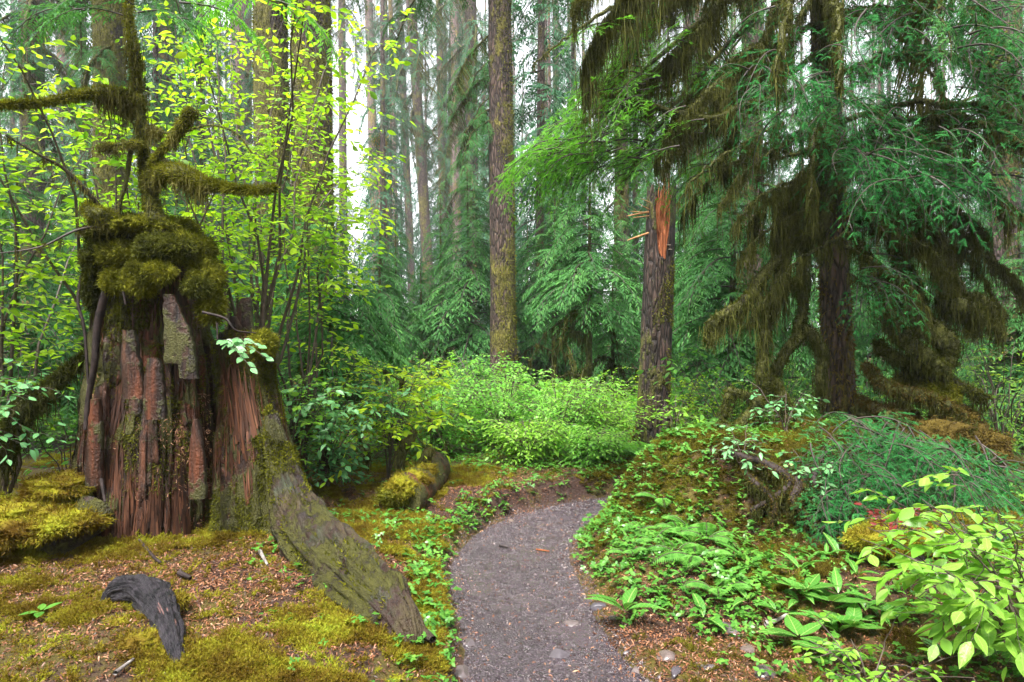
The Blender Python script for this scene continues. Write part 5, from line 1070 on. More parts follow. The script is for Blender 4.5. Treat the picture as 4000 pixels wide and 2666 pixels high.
# upper limbs that sweep out towards the path
up = [([(3216, 326, 6.7), (3080, 367, 6.3), (2965, 401, 6.0), (2876, 425, 5.9), (2767, 463, 5.85), (2529, 415, 5.75), (2400, 381, 5.7), (2315, 362, 5.7)], [.03, .028, .026, .024, .026, .018, .012, .005], 1300, 560, (.05, .42), (.1, .85)),
      ([(3240, 570, 6.7), (3169, 578, 6.4), (3080, 609, 6.2), (2944, 636, 6.1), (2781, 653, 6.0)], [.025, .022, .014, .010, .004], 300, 60, (.05, .2), (0, .4)),
      ([(3250, -260, 6.8), (3000, -120, 6.2), (2815, 14, 5.9), (2760, 82, 5.85), (2672, 170, 5.8), (2590, 252, 5.8), (2480, 330, 5.8)], [.04, .035, .032, .028, .024, .018, .01], 1300, 1300, (.15, .75), (.2, 1)),
      ([(3250, -200, 6.8), (3120, -80, 6.4), (3046, 0, 6.2), (3012, 68, 6.1), (2978, 170, 6.1), (2903, 204, 6.0), (2800, 300, 5.95)], [.035, .03, .03, .026, .022, .018, .008], 1100, 1000, (.12, .6), (.2, 1)),
      ([(3250, -100, 6.8), (3160, 20, 6.5), (3110, 110, 6.4), (3080, 210, 6.35), (3040, 330, 6.3)], [.03, .03, .025, .02, .01], 800, 500, (.1, .5), (0, 1)),
      ([(3250, -420, 6.8), (2900, -260, 6.0), (2600, -110, 5.5), (2420, 20, 5.4), (2330, 150, 5.4), (2280, 270, 5.4)], [.04, .035, .03, .025, .018, .008], 1000, 1500, (.2, .85), (.2, 1)),
      ([(3250, -350, 6.8), (2950, -200, 6.4), (2700, -60, 6.2), (2560, 60, 6.1), (2440, 200, 6.1), (2330, 350, 6.1)], [.04, .035, .03, .025, .018, .008], 1000, 1500, (.2, .8), (.2, 1)),
      ([(3250, -500, 6.8), (2800, -330, 5.7), (2450, -180, 5.3), (2300, -60, 5.2), (2240, 40, 5.2)], [.04, .035, .03, .02, .008], 700, 700, (.1, .5), (.3, 1)),
      ([(3240, 60, 6.8), (3000, 200, 6.2), (2800, 330, 5.9), (2650, 480, 5.8), (2560, 620, 5.8)], [.03, .028, .022, .016, .006], 800, 1100, (.12, .55), (.15, 1)),
      ([(3240, 180, 6.8), (3020, 330, 6.5), (2880, 480, 6.3), (2830, 600, 6.3), (2820, 700, 6.3)], [.03, .025, .02, .018, .03], 900, 420, (.08, .4), (.2, 1))]
for k, (rows, r, fz, hg, hl, u) in enumerate(up): limb(rows, r, fz, hg * 1.2, (hl[0] * .8, hl[1] * 1.15), 740 + k, u=u, freq=22)
# mossy limbs of the outer crown
for k in range(15):
    z = gh.uniform(2.6, 6.2); a = R(gh.uniform(-150, 35)); l = gh.uniform(1.2, 2.6); s = np.linspace(0, 1, 7)
    b0 = np.array([ho[0] - .03 * z, ho[1], z]); P = b0 + np.stack([np.cos(a) * l * s, np.sin(a) * l * s, .15 * l * np.sin(s * 2.4) - .62 * l * s ** 2.2], -1)
    mossy_limb(hem, P, [.028, .03, .026, .02, .014, .008], 760 + k, 700, .045, 700, (.12, .55), 'limb', org=ho, wobble=.015, freq=12)
# thin twigs whose moss makes the lacy curtains round the trunk
for k in range(34):
    px = gh.uniform(2720, 3900); py = gh.uniform(430, 1150) if px > 3000 else gh.uniform(250, 700); Y = gh.uniform(5.9, 6.9); sg = -1 if px < 3290 else 1; l = gh.uniform(130, 330)
    limb([(px - sg * l * .5, py - l * .25, Y + .15), (px, py, Y), (px + sg * l * .5, py + l * .35, Y - .1), (px + sg * l * .8, py + l * .75, Y - .15)], [.012, .012, .009, .004], 260, 330, (.12, .75), 850 + k, fl=.035, hw=.007, freq=16, wob=.012)
# foliage: boughs with single needles
cr = node('crown', hem)
def bough_field(rows, kind, seed, pit=(28, 17), sc=(.8, 1.3)):
    g = np.random.default_rng(seed); ms = BOUGH[kind]
    for (cx, cy_, rx, ry, Ya, Yb, n, az0, az1) in rows:
        for k in range(int(n * 1.45)):
            a = g.uniform(0, 6.28); q = math.sqrt(g.uniform(0, 1)); Y = g.uniform(Ya, Yb)
            w_ = W(cx + math.cos(a) * rx * q, cy_ + math.sin(a) * ry * q, Y); w_[2] = max(w_[2], G(w_[0], w_[1]) + .16)
            put('branch', ms[g.integers(len(ms))], cr, w_ - ho, (g.normal(0, .35), R(g.normal(*pit)), R(g.uniform(az0, az1))), g.uniform(*sc))
bough_field([(3640, 90, 330, 130, 5.3, 6.5, 34, -160, -20), (3150, 330, 270, 140, 5.2, 6.3, 30, -200, -60), (3620, 590, 330, 170, 5.2, 6.4, 44, -160, -20), (3850, 330, 160, 160, 5.4, 6.4, 14, -150, -20), (3330, 500, 130, 120, 5.6, 6.3, 9, -160, -40), (3410, 1070, 90, 90, 5.8, 6.3, 7, -150, -30),
             (3430, 1720, 270, 100, 5.0, 5.7, 24, -170, -10), (3560, 1850, 280, 120, 4.7, 5.3, 26, -170, -10), (3330, 1900, 130, 90, 4.7, 5.1, 11, -190, -60), (3800, 1800, 130, 110, 5.0, 5.6, 10, -150, 0), (3200, 30, 200, 110, 5.8, 6.8, 14, -200, -60)], 'near', 81, sc=(.6, 1.1))
bough_field([(2520, 470, 250, 140, 5.5, 6.6, 46, 140, 220), (2270, 590, 150, 70, 5.5, 6.3, 24, 155, 205), (2440, 640, 130, 50, 5.6, 6.4, 12, 150, 230), (2560, 200, 150, 150, 5.6, 6.6, 18, 130, 230), (2640, 300, 260, 200, 5.9, 6.8, 24, 90, 270), (2760, 560, 130, 120, 6.3, 7.2, 8, 90, 270)], 'neary', 82, (20, 9), (.55, 1.0))
# twigs that carry the path side foliage
for k, (rows, r) in enumerate([([(2900, -60, 6.2), (2600, 200, 6.0), (2350, 420, 5.9), (2150, 600, 5.8)], [.03, .02, .012, .004]), ([(2950, 60, 6.4), (2700, 330, 6.3), (2520, 560, 6.1), (2420, 760, 6.0)], [.03, .02, .012, .004]), ([(2800, -160, 5.9), (2500, -30, 5.7), (2250, 120, 5.6), (2080, 260, 5.6)], [.03, .02, .012, .004]),
                               ([(3250, -60, 6.7), (3500, -20, 6.2), (3800, 60, 5.7)], [.03, .02, .006]), ([(3260, 330, 6.7), (3480, 480, 6.1), (3850, 640, 5.5)], [.03, .02, .006]), ([(3330, 1600, 6.6), (3500, 1680, 5.9), (3700, 1850, 5.2)], [.03, .02, .006]), ([(3300, 1640, 6.6), (3350, 1760, 5.8), (3400, 1950, 5.1)], [.025, .018, .005])]):
    limb(rows, r, 200, 60, (.04, .15), 790 + k)
# hanging mats of moss over the hummock
for k, rows in enumerate([[(3420, 1330, 6.4), (3500, 1400, 6.2), (3600, 1430, 6.1), (3720, 1490, 6.0), (3860, 1560, 5.95)], [(3380, 1430, 6.4), (3480, 1520, 6.1), (3650, 1560, 5.95), (3800, 1650, 5.9)], [(3360, 1560, 6.5), (3460, 1620, 6.1), (3560, 1660, 5.95), (3700, 1740, 5.85)]]):
    limb(rows, [.03, .05, .05, .04, .02], 2600, 900, (.08, .34), 800 + k, fl=.06, fm='moss_b' if k else 'moss_l')
# the shading crown above the frame
branches(cr, LIMB['drape'], 5.6, 12.5, 36, lambda u: 3.0 - 1.2 * u, (24, 8), 83, lambda z: (-.035 * z, .01 * z), base=2.2)

# mossy mound of the old log behind the lower boughs
mo_ = W(3620, 1700, 6.2); mnd = thing('mossy_hummock', 'brown gold mossy hummock beside the dark hemlock trunk', 'hummock', mo_)
for k, (px, py, Y, rx, ry, rz) in enumerate([(3560, 1500, 6.3, .13, .15, .10), (3660, 1540, 6.1, .15, .15, .13), (3500, 1640, 6.3, .16, .18, .14), (3730, 1640, 6.1, .16, .16, .15), (3620, 1720, 6.0, .30, .3, .20), (3420, 1720, 6.2, .16, .16, .16), (3820, 1760, 6.0, .2, .2, .2)]):
    hump('moss_cushion', W(px, py, Y) - mo_, rx, ry, rz, 830 + k, 'moss_g' if k < 2 else 'moss_b', mnd, 3200, .06, droop=.5)
# ------------------------------------------------------------------ shrubs
# tall yellow leafed huckleberries behind and around the stump
YG = 'yellow leafed shrubs round the stump'
for k, (x, y, H, rad, ns, nt_, lab, lean, sg) in enumerate([
        (-2.25, 5.9, 4.9, 1.35, 7, 15, 'tall yellow leafed shrub right behind the mossy sapling', (.3, -.3), 150),
        (-3.0, 5.6, 4.8, 1.3, 7, 15, 'yellow leafed shrub between the stump and the edge of the view', (-.3, -.2), 150),
        (-1.95, 6.3, 3.5, .9, 5, 12, 'yellow leafed shrub arching over the path side of the stump', (.0, -.2), 120),
        (-3.9, 5.2, 4.3, 1.2, 6, 15, 'yellow green shrub tinged orange at the edge beside the stump', (-.1, 0), 110),
        (-2.6, 6.7, 5.6, 1.5, 6, 14, 'tallest yellow leafed shrub farther back behind the stump', (.1, 0), 0),
        (-1.2, 6.6, 1.5, .6, 4, 8, 'low yellow green shrub beyond the stump towards the middle', (0, 0), 0)]):
    shrub('huckleberry_shrub', lab, 'shrub', on(x, y), 40 + k, 'yel', single=sg, group=YG, H=H, rad=rad, nstem=ns + 3, ntwig=nt_ + 9, leaf=.08, per=6, lean=lean, twl=(.35, .8), flat=.45, start=.46 if k in (0, 2, 4) else .3, up=.22, gap=.62, tpl=LEAF)
# bluish green shrub leaning in at the edge of the view
shrub('leafy_shrub', 'glossy green shrub leaning in at the edge beside the stump', 'shrub', on(-3.6, 4.75), 60, 'blu', single=150, H=1.75, rad=.7, nstem=6, ntwig=9, leaf=.075, per=6, lean=(.1, -.1), twl=(.3, .6), flat=.35, start=.5, up=.1, tpl=LEAF)
shrub('leafy_shrub', 'low green shrub in the shade under the drooping mossy limb', 'shrub', on(-3.6, 5.6), 61, 'gre', single=0, H=1.15, rad=.6, nstem=8, ntwig=9, leaf=.06, per=6, twl=(.2, .4), flat=.4, start=.2, tpl=LEAF)
shrub('leafy_shrub', 'bright green shrub behind the stump at knee height', 'shrub', on(-3.0, 6.6), 62, 'lim', H=1.5, rad=.9, nstem=9, ntwig=10, leaf=.06, per=6, twl=(.2, .45), flat=.4, start=.2, tpl=LEAF)
# large leafed shrub between stump and path
shrub('leafy_shrub', 'dense green shrub with large wet leaves between stump and path', 'shrub', on(-1.75, 6.35), 63, 'blu', single=260, H=1.25, rad=.62, nstem=16, ntwig=14, leaf=.085, per=6, lean=(.1, -.25), twl=(.18, .38), flat=.4, start=.12, up=.05, tpl=LEAF)
shrub('leafy_shrub', 'upright shrub with pale shoots against the side of the stump', 'shrub', on(-1.95, 6.0), 64, 'lim', single=120, H=1.55, rad=.5, nstem=10, ntwig=10, leaf=.07, per=6, lean=(.1, -.1), twl=(.18, .35), flat=.4, start=.3, up=.3, tpl=LEAF)
M['lim2'] = leaf_mat('bush_leaf_bright', [(0, (0.06, 0.22, 0.03)), (0.5, (0.16, 0.40, 0.055)), (1, (0.30, 0.54, 0.09))], 0.45, 0.4, 0.35, tcol=1.6, pn=.7, ps=2.5)
# the long bank of small leafed bushes beyond the bend
small = dict(leaf=.064, per=6, flat=.45, start=.15, up=.15, gap=.6, twl=(.16, .42))
labs = ['bright small leafed bush in front of the middle trunk', 'small leafed bush filling the middle of the bushy bank', 'small leafed bush next to the broken trunk', 'pale small leafed bush at the low end of the bank by the broken trunk', 'green small leafed bush beside the large leafed shrub', 'yellowish small leafed bush at the back of the bank below the young hemlocks', 'small leafed bush at the back of the bank nearest the broken trunk', 'small leafed bush low over the moss at the bend', 'feathery bush at the back behind the large leafed shrub']
for k, (px, Y, H, rad, mat) in enumerate([(1960, 8.9, 1.3, .85, 'lim2'), (2180, 8.5, 1.05, .75, 'lim2'), (2330, 8.7, .85, .6, 'lim'), (2320, 7.8, .5, .4, 'lim2'), (1720, 8.4, 1.15, .7, 'lim2'), (1850, 9.8, 1.45, .9, 'lim2'), (2290, 9.6, 1.1, .9, 'lim'), (2060, 7.9, .6, .6, 'lim'), (1560, 9.2, 1.3, .8, 'lim')]):
    shrub('small_leaf_bush', labs[k], 'bush', on((px - 2000) / F0 * Y, Y), 80 + k, mat, group='bushes beyond the bend of the path', H=H, rad=rad, nstem=26, ntwig=17, **small)
for k, (x, y, H, rad, mat, lab) in enumerate([(2.35, 9.4, 1.2, .7, 'yel', 'yellow green bush in the light just beyond the broken trunk'), (2.25, 7.75, .9, .4, 'yel', 'small yellow green bush on the bank in front of the broken trunk'), (3.4, 8.8, 1.3, .8, 'lim', 'bright bush seen under the mossy limbs of the hemlock'), (4.6, 8.6, 1.3, .9, 'lim', 'bright bush behind the mossy hummock'),
                                              (5.3, 7.4, 1.7, .8, 'lim', 'lime green shrub at the edge beyond the mossy hummock'), (2.9, 10.5, 1.5, 1.0, 'gre', 'green bush farther back between broken trunk and hemlock'), (6.6, 9.2, 1.6, 1.0, 'yel', 'yellow green shrub at the edge under the mossy grey trunk')]):
    shrub('leafy_bush', lab, 'bush', on(x, y), 100 + k, mat, group='bushes behind the right bank', H=H, rad=rad, nstem=14, ntwig=12, leaf=.06, per=6, flat=.4, start=.15, up=.1, gap=.6, twl=(.2, .42))
# alder like sapling leaning across the broken trunk
shrub('leafy_sapling', 'thin green sapling leaning in front of the broken trunk', 'sapling', on(2.55, 7.3), 110, 'gre', single=90, H=1.9, rad=.35, nstem=3, ntwig=13, leaf=.085, per=5, lean=(-.75, -.1), twl=(.2, .5), flat=.4, start=.3, up=.1, tpl=LEAF)
# shrubs on the right bank
for k, (x, y, H, rad, lab, mat) in enumerate([(1.75, 5.15, .42, .3, 'bluish green twig of leaves hanging over the dark root hollow', 'blu'), (2.2, 5.0, .40, .3, 'small bluish leafed shrub at the foot of the mound', 'blu'), (2.3, 5.75, .5, .35, 'dull green shrub on top of the mound by the sagging limbs', 'blu'), (1.45, 6.1, .5, .3, 'yellow green seedling shrub at the crest of the bank', 'lim')]):
    shrub('bank_shrub', lab, 'shrub', on(x, y), 120 + k, mat, group='small shrubs on the mound', single=60, H=H, rad=rad, nstem=5, ntwig=5, leaf=.06, per=5, flat=.4, start=.3, up=.1, twl=(.15, .3), tpl=LEAF)
# bright wet bush in the near corner
shrub('huckleberry_bush', 'bright lime huckleberry bush with large wet leaves in the near corner', 'bush', on(2.35, 3.05), 130, 'near', single=300, H=.92, rad=.55, nstem=13, ntwig=8, leaf=.10, per=7, lean=(-.30, -.1), twl=(.22, .42), flat=.4, start=.25, up=.0, tpl=LEAF)
shrub('huckleberry_bush', 'light green bush behind the near corner bush by the dark log', 'bush', on(2.75, 3.6), 131, 'near', single=200, H=.85, rad=.5, nstem=10, ntwig=8, leaf=.085, per=6, lean=(-.45, -.2), twl=(.25, .45), flat=.3, start=.25, up=.05, tpl=LEAF)
shrub('huckleberry_bush', 'low spreading green seedling with round leaves in front of the corner bush', 'bush', on(1.55, 2.95), 132, 'lim', single=150, H=.3, rad=.4, nstem=9, ntwig=4, leaf=.055, per=5, lean=(0, 0), twl=(.12, .25), flat=.3, start=.2, up=.1, tpl=LEAF)
# sprig in front of the stump
sp = thing('leaf_sprig', 'pale green leafy sprig growing out of the stump crack', 'plant', W(850, 1330, 4.4))
gs = np.random.default_rng(8); o0 = W(850, 1330, 4.4)
mb = MB(); me = leaf_mesh(LEAF, M['blu'])
for (ex, ey) in [(1040, 1400), (980, 1440), (1010, 1355), (930, 1370)]:
    E = W(ex, ey, 4.15) - o0; S = W(852, 1340, 4.4) - o0; k = np.linspace(0, 1, 8)[:, None]; P = S * (1 - k) + E * k + np.array([0, 0, .04]) * np.sin(k * 3.1); mb.add(*tube(P, .0025, 3))
    m = 7; u = np.linspace(.25, 1, m); c = np.stack([np.interp(u * 7, np.arange(8), P[:, q]) for q in range(3)], -1); td = norm(E - S)[None].repeat(m, 0); sg = np.where(np.arange(m) % 2, 1, -1)[:, None]
    d = norm(td * .6 + norm(np.cross([0, 0, 1.0], td)) * sg * .8 + [0, -.15, -.25]); d[-1] = td[-1]; leaf_objects(sp, me, basis(d, norm(np.array([0, -.8, .8]) + gs.normal(0, .2, (m, 3)))), c, gs.uniform(.055, .085, m), range(m))
mb.build('stem', M['stem'], sp)
# ------------------------------------------------------------------ ferns and plants on the banks
fern('sword_fern', 'arching sword fern where the path bends out of sight', on(1.55, 8.0), 1, 12, .62, az=None)
fern('sword_fern', 'second sword fern half hidden beside the arching one', on(1.15, 8.4), 2, 10, .5)
def hit(px, py):
    Y = 1.6 / ((py - 1333) / F0)
    for _ in range(6): Y = .5 * Y + .5 * (1.6 - G((px - 2000) / F0 * Y, Y)) / ((py - 1333) / F0)
    return (px - 2000) / F0 * Y, Y
for k, (px, py, L_) in enumerate([(2650, 2090, .20), (2720, 2200, .22), (2640, 2170, .18), (2560, 2120, .16), (2800, 2330, .2), (2690, 2060, .18), (2500, 2080, .16), (2580, 2010, .18), (2760, 2120, .2), (2450, 2180, .15)]):
    x, Y = hit(px, py)
    fern('small_fern', 'small pale green fern on the mossy flank of the bank', on(x, Y, .02), 10 + k, 4, L_ * 1.4, group='small ferns on the right bank', tilt=(30, 60), pin=.3)
gd = np.random.default_rng(9)
for k in range(24):
    px = gd.uniform(2650, 3450); py = 2130 + gd.uniform(0, 330) + .05 * (px - 2650); x, Y = hit(px, py)
    lily('strap leaved plant with glossy wet leaves lying on the right bank', on(x, Y, .01), 200 + k, gd.integers(3, 6), gd.uniform(.12, .19))
for k, (px, py) in enumerate([(3150, 2330), (3330, 2480), (3120, 2520), (3250, 2380), (3700, 2590), (3480, 2420), (3900, 2600), (3250, 2590)]):
    x, Y = hit(px, py)
    lily('broad leaved green rosette below the corner bush', on(x, Y, .03), 260 + k, 5, .17, 'broad leaved rosettes below the corner bush', 'lil', LEAF, name='broad_leaf_plant', tilt=(5, 40))
lily('three round green leaves alone on the moss left of the decayed root', on(*hit(160, 2420), .03), 290, 4, .075, None, 'cov', LEAF, name='seedling', tilt=(5, 20))
lily('drooping strap leaved plant hanging over the path edge', on(.62, 3.75, .08), 291, 5, .26, None, 'lil', name='strap_leaf_plant', tilt=(20, 60))

# low creeping plants: uncountable
def rosette(seed, n=5, L=.035, h=.03):
    g = np.random.default_rng(seed); mb = MB()
    for q in range(g.integers(2, 4)):
        c = np.array([g.normal(0, .03), g.normal(0, .03), g.uniform(.3, 1.4) * h]); a = g.uniform(0, 6) + np.arange(n) * 2 * math.pi / n; e = g.uniform(-.25, .3, n)
        D = np.stack([np.cos(a) * np.cos(e), np.sin(a) * np.cos(e), np.sin(e)], -1); mb.add(*scatter(LEAF[0] * [1, 1.25, 1], LEAF[1], basis(D), np.repeat(c[None], n, 0), L * g.uniform(.7, 1.2, n)))
        mb.add(np.array([c + [.001, 0, 0], c - [.001, 0, 0], [c[0] * .3, c[1] * .3, -.01]]), [[0, 1, 2]])
    return mb
def cover_field(x, y, d):
    e = np.abs(d) - half_w(y); edge = np.exp(-((e - .12) / .16) ** 2)
    right = sst(.02, .1, e) * (d > 0) * sst(3.6, 4.4, y + .2 * x) * (.22 + .9 * sst(2.2, 1.3, x + .15 * (5 - y)))
    left = edge * (d < 0) * .9 * sst(2.4, 2.9, y)
    slope = (d < 0) * np.exp(-(((x + .95) / .5) ** 2 + ((y - 5.2) / 1.3) ** 2)) * .35
    back = sst(6.9, 7.6, y) * .5
    corner = (d > 0) * np.exp(-(((x - 2.0) / .8) ** 2 + ((y - 3.0) / .5) ** 2)) * .55
    return np.clip(np.maximum.reduce([right, left, slope, back * sst(.0, .2, e), corner]) * (0.35 + 1.3 * np.clip(n2(x, y, 3, 61) + .3, 0, 1)), 0, 1) * (e > .015)
pc, dc = region_pts(36000, -4.5, 5, 2.4, 9.5, cover_field); pc[:, 2] += rng.uniform(0, .05, len(pc))
stuff('creeping_plants', 'small bright creeping leaves along the path edges and banks', pc, rot_rand(len(pc), .3), rng.uniform(.35, .85, len(pc)), [rosette(k, n_, l_) for k, (n_, l_) in enumerate([(3, .04), (4, .035), (5, .03), (3, .05), (5, .038)])], M['cov'], 'plants')
# undergrowth farther back: a knee high mass
pu_, _ = region_pts(9000, -14, 14, 9.0, 26, lambda x, y, d: np.clip(.5 + n2(x, y, .5, 71) * 1.5, 0, 1))
def tuftbush(seed):
    g = np.random.default_rng(seed); n = 42; c = g.normal(0, 1, (n, 3)) * [.16, .16, .12] + [0, 0, .22]; D = norm(g.normal(size=(n, 3)) * [1, 1, .4])
    return MB().add(*scatter(LEAFC[0], LEAFC[1], basis(D, norm(np.array([0, 0, 1.]) + g.normal(0, .4, (n, 3)))), c, g.uniform(.05, .1, n)))
stuff('undergrowth', 'knee high green undergrowth filling the ground between the far trunks', pu_, rot_rand(len(pu_), .1), rng.uniform(.6, 1.5, len(pu_)), [tuftbush(k) for k in range(4)], M['gre'], 'undergrowth')

# ------------------------------------------------------------------ stones
STN = [("dark grey cobble at the near end of the path, the largest one", 2190, 2560, .105, 1.1), ('flat wet stone behind the largest cobble on the path', 2235, 2440, .075, .8), ('squarish wet stone at the near right side of the path', 2605, 2565, .075, .9), ('mossy grey stone under the low seedling at the bottom edge', 2985, 2630, .10, .8), ('long grey stone lying on the needle bed', 2855, 2460, .075, 1.6), ('rounded grey stone beside the needle bed', 2920, 2535, .08, .7),
       ('grey stone on the moss bank left of the path', 1580, 2285, .07, .8), ('dark stone sunk at the left side of the path', 1835, 2520, .085, 1.3), ('dark stone at the left bottom corner of the path', 1800, 2630, .085, 1.0), ('pale round stone on the bend against the mossy ledge', 1995, 2035, .065, .8), ('big pale grey stone at the far right of the bend', 2385, 1978, .11, .7), ('second pale stone touching the big one at the bend', 2330, 1972, .06, .7),
       ('tan flat stone on the muddy ledge by the mossy log', 1800, 1982, .07, .9), ('brown stone under the ledge at the bend', 2100, 2062, .055, .9), ('reddish stone under the ledge at the bend', 2130, 2070, .05, .9), ('grey stone in the row of stones at the bend', 2290, 2025, .06, .9), ('smaller grey stone in the row of stones at the bend', 2340, 2015, .06, .9), ('low dark stone where the right bank meets the path', 2345, 2370, .09, .8), ('stone half under the strap leaved plant at the path edge', 2395, 2420, .07, .8),
       ('rounded stone near the bottom edge of the path', 2640, 2620, .06, .7), ('small red stone on the right side of the path', 2485, 2620, .05, .8), ('grey pebble among litter below the strap leaves', 2825, 2370, .05, 1.2), ('pale stone in the litter right of the path', 2455, 2550, .04, .8), ('stone at the bottom edge between path and seedling', 2770, 2610, .06, .8)]
for k, (lab, px, py, s, asp) in enumerate(STN):
    v, f = pebble(900 + k, 3)
    v = v + .02 * fbm(v * 4, k, 3)[:, None] * v
    Y = 1.6 / ((py - 1333) / F0)
    for _ in range(3): Y = (1.6 - G((px - 2000) / F0 * Y, Y)) / ((py - 1333) / F0)
    c = on((px - 2000) / F0 * Y, Y, -s * .08); o = MB().add(v * [s, s * asp, s * .8], f).build('stone', M['stone'], None, True, c); o.rotation_euler = (0, 0, gd.uniform(0, 6)); tag(o, lab, 'stone', 'stones on and beside the path')

# ------------------------------------------------------------------ decayed root in the moss, mossy log end, dark log, twigs
dr0 = W(590, 2400, 3.25); dro = thing('decayed_root', 'blackened twisted root poking out of the moss in front', 'root', dr0)
M['dead'] = simple_mat('blackened_root', (0.006, 0.006, 0.008), (0.055, 0.046, 0.056), 7, .4, .03, (5, 1.5, 3), bs=1.0, spec=.4); M['dead2'] = simple_mat('pinkish_root_wood', (.06, .03, .03), (.24, .125, .11), 9, .5, .015, (5, 1.5, 3))
yd = 3.3
P = smooth_line([W(425, 2370, 3.55), W(465, 2290, 3.6), W(560, 2270, 3.55), W(620, 2330, 3.4), W(662, 2410, 3.2), W(685, 2490, 3.02), W(700, 2570, 2.86)], 40) - dr0 - [0, 0, .045]
MB().add(*groove_tube(P, np.interp(np.linspace(0, 1, 40), [0, .04, .2, .45, .8, .96, 1], [.01, .04, .068, .07, .048, .03, .005]), 90, 5, .42, 7, 3.5, .5)).build('root_wood', M['dead'], dro, True)
P2 = smooth_line([W(585, 2285, 3.48), W(650, 2350, 3.32), W(692, 2430, 3.12), W(708, 2510, 2.95)], 24) - dr0 + [-.02, .0, -.035]
MB().add(*tube(P2, .024 * np.sin(np.linspace(.05, 3.1, 24)) + .001, 12, .6, 6, bf=14)).build('split_face', M['dead2'], dro, True)
hump('moss_fringe', W(665, 2330, 3.45) - dr0 - [0, 0, .03], .07, .07, .04, 950, 'moss_y', dro, 700, .035); hump('moss_fringe', W(560, 2470, 3.1) - dr0 - [0, 0, .05], .09, .08, .05, 952, 'moss_y', dro, 800, .035); hump('moss_fringe', W(430, 2340, 3.6) - dr0 - [0, 0, .04], .07, .07, .05, 953, 'moss_g', dro, 700, .03); hump('moss_fringe', W(470, 2420, 3.3) - dr0 + [0, 0, -.03], .05, .05, .03, 951, 'moss_y', dro, 500, .035)
l0 = W(1590, 1940, 6.0); lg = thing('mossy_log', 'short mossy log end beside the bend of the path', 'log', l0)
P = smooth_line([W(1560, 1950, 5.75), W(1600, 1930, 6.0), W(1660, 1880, 6.5), W(1690, 1830, 7.0)], 26) - l0
v, f = tube(P, np.full(26, .17), 30, .35, 12, bf=5); mb = MB().add(v, f); c0 = P[0] + [.01, .03, 0]; mb.add(np.vstack([v[:30], c0[None]]), [[(k + 1) % 30, k, 30] for k in range(30)]); mb.build('log_wood', M['wood'], lg, True)
for k, (px, py, Y) in enumerate([(1570, 1905, 5.8), (1610, 1880, 6.05), (1650, 1850, 6.4), (1545, 1940, 5.8)]): hump('moss_cushion', W(px, py, Y) - l0, .13, .13, .09, 960 + k, 'moss_y' if k != 3 else 'moss_g', lg, 1700, .035)
for pts in ([(1560, 1830, 6.4), (1570, 1760, 6.4), (1600, 1720, 6.4), (1620, 1680, 6.4)], [(1640, 1850, 6.5), (1660, 1790, 6.5), (1690, 1750, 6.5)]):
    mossy_limb(lg, L(pts), [.05, .045, .05, .02], int(pts[0][0]), 500, .035, 60, (.04, .12), 'stub', org=l0, fm='moss_b')
d0 = W(3520, 2180, 4.4); dk = thing('dark_log', 'charred dark log end with golden moss on top near the corner bush', 'log', d0)
P = smooth_line([W(3440, 2190, 4.3), W(3560, 2170, 4.45), W(3760, 2150, 4.7), W(4050, 2140, 5.0)], 30) - d0
M['char'] = simple_mat('charred_wood', (0.010, 0.009, 0.011), (0.075, 0.062, 0.07), 6, .35, .03, (1.2, 4, 5), bs=1.0)
v, f = tube(P, np.full(30, .17), 34, .4, 14, bf=5); mb = MB().add(v, f); mb.add(np.vstack([v[:34], (P[0] + [.05, 0, 0])[None]]), [[(k + 1) % 34, k, 34] for k in range(34)]); mb.build('log_wood', M['char'], dk, True)
for k, (px, py, Y) in enumerate([(3520, 2070, 4.45), (3620, 2050, 4.6), (3740, 2030, 4.75), (3860, 2030, 4.9), (3440, 2110, 4.3), (3600, 2110, 4.4)]): hump('moss_cushion', W(px, py, Y) - d0, .17, .17, .07, 970 + k, 'moss_y', dk, 2000, .045)
hump('moss_cushion', W(3450, 2250, 4.25) - d0, .10, .08, .07, 979, 'moss_g', dk, 900, .03)
# red huckleberry sprig on the log
shrub('red_leaf_sprig', 'dead sprig of dark red leaves on the charred log', 'plant', W(3500, 2110, 4.25), 140, 'red', single=60, H=.24, rad=.22, nstem=7, ntwig=4, leaf=.045, per=4, twl=(.08, .16), flat=.8, start=.3, up=.3, tpl=LEAF)
# the hollow under the mound: dark roots
r0_ = on(2.2, 5.1); rt = thing('root_hollow', 'dark tangle of mossy roots under the mound below the hemlock', 'roots', r0_)
for k in range(9):
    x = 1.75 + k * .15; y = 4.98 - .02 * k + gd.uniform(-.08, .08); zt = G(x, y + .2) + .02; r_ = gd.uniform(.012, .026)
    mossy_limb(rt, [np.array([x + gd.normal(0, .1), y + .22, zt + .02]), np.array([x, y, zt - .04]), np.array([x + gd.normal(0, .06), y - .08, zt - .16]), np.array([x + gd.normal(0, .1), y - .10, zt - .34])], [r_, r_ * 1.2, r_, r_ * .6], 990 + k, 700, .035, 300, (.06, .2), 'root', org=r0_, mat='darkroot', fm='moss_b', hm='moss_d')
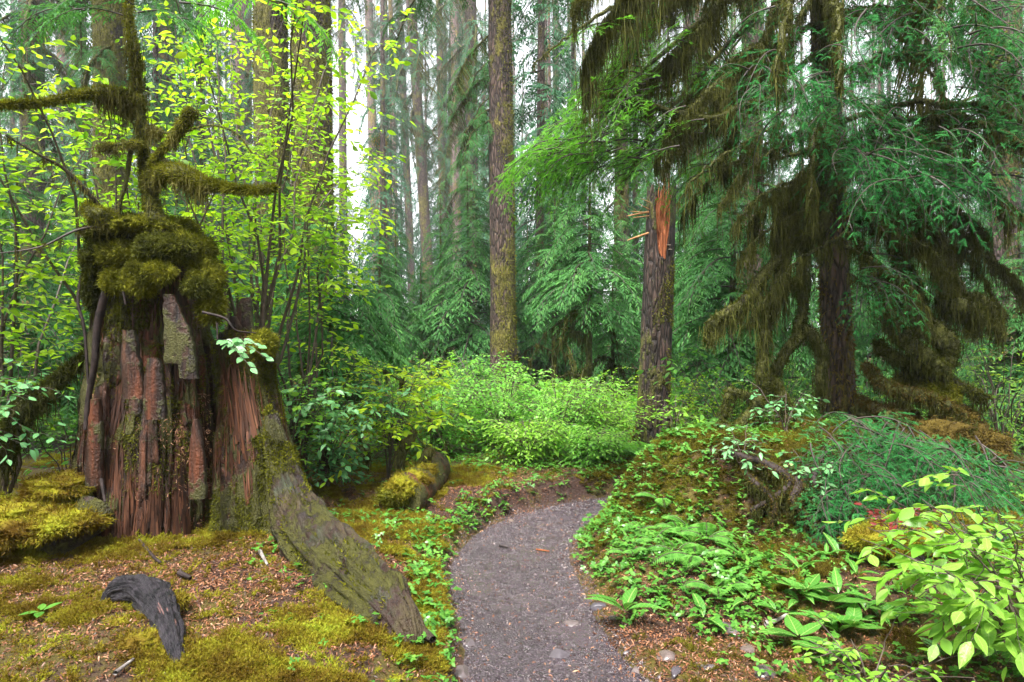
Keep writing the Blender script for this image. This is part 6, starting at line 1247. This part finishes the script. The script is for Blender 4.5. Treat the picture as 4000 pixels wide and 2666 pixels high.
# sticks on the ground
STK = [('thin dark stick lying on the needle bed in front of the stump', [(545, 2125), (600, 2190), (630, 2215)], .012), ('short black stick beside the decayed root', [(700, 2255), (745, 2275)], .016), ('grey chip of wood below the buttress root', [(1015, 2170), (1045, 2220)], .012), ('two tone grey stick at the bottom edge of the moss', [(450, 2650), (520, 2590)], .010), ('dark stick on the moss by the outer edge', [(75, 2000), (120, 2040)], .014),
       ('black stick on the muddy ledge by the mossy log', [(1690, 2045), (1745, 2050), (1790, 2052)], .016), ('curved dark root on the muddy ledge', [(1765, 2010), (1785, 2030), (1795, 2050)], .014), ('orange sliver of wood on the path at the bend', [(2095, 2155), (2145, 2162)], .007), ('dark stick on the path below the ledge', [(1950, 2140), (1985, 2148)], .008), ('pale mottled stick on the right bank among strap leaves', [(2990, 2420), (3030, 2370), (3075, 2335)], .014)]
for k, (lab, pts, r_) in enumerate(STK):
    Q = []
    for (px, py) in pts:
        Y = 1.6 / ((py - 1333) / F0)
        for _ in range(3): Y = (1.6 - G((px - 2000) / F0 * Y, Y)) / ((py - 1333) / F0)
        Q.append(on((px - 2000) / F0 * Y, Y, r_ * 1.2 + .008))
    o = MB().add(*tube(smooth_line(Q, 9), r_ * np.linspace(1, .6, 9), 7, .4, k)).build('stick', M['darkroot'] if 'orange' not in lab and 'pale' not in lab and 'grey' not in lab else (ow if 'orange' in lab else simple_mat('pale_stick', (.12, .10, .10), (.4, .36, .33), 20)), None, True); tag(o, lab, 'stick')
# shaggy moss bank at the outer foot of the stump
mb0 = W(230, 1950, 4.7); mk_ = thing('moss_bank', 'golden moss bank sloping down at the outer foot of the stump', 'moss', mb0)
for k, (px, py, Y, rx, rz) in enumerate([(250, 1900, 4.7, .2, .09), (150, 2000, 4.5, .26, .09), (60, 2070, 4.3, .25, .09), (240, 2040, 4.4, .2, .07), (20, 2000, 4.6, .3, .1)]): hump('moss_cushion', W(px, py, Y) - mb0, rx, .25, rz, 1000 + k, 'moss_y', mk_, 3000, .05)
# ------------------------------------------------------------------ haze
def box_mesh(name, lo, hi, mat):
    V = np.array([[x, y, z] for x in (lo[0], hi[0]) for y in (lo[1], hi[1]) for z in (lo[2], hi[2])])
    return MB().add(V, [[0, 1, 3, 2], [4, 6, 7, 5], [0, 4, 5, 1], [2, 3, 7, 6], [0, 2, 6, 4], [1, 5, 7, 3]]).build(name, mat)
hm = bpy.data.materials.new('haze'); hm.use_nodes = True; nt = hm.node_tree; nt.nodes.clear()
pv_ = nt.nodes.new("ShaderNodeVolumePrincipled"); pv_.inputs['Color'].default_value = (0.95, 0.965, 1.0, 1); pv_.inputs['Density'].default_value = HAZE; pv_.inputs['Anisotropy'].default_value = 0.2
mo = nt.nodes.new("ShaderNodeOutputMaterial"); nt.links.new(pv_.outputs[0], mo.inputs['Volume'])
haze = box_mesh('haze', (-330, -70, -3.0), (330, 430, 45.0), hm)
tag(haze, 'pale mist hanging through the whole forest', 'haze', kind='stuff')
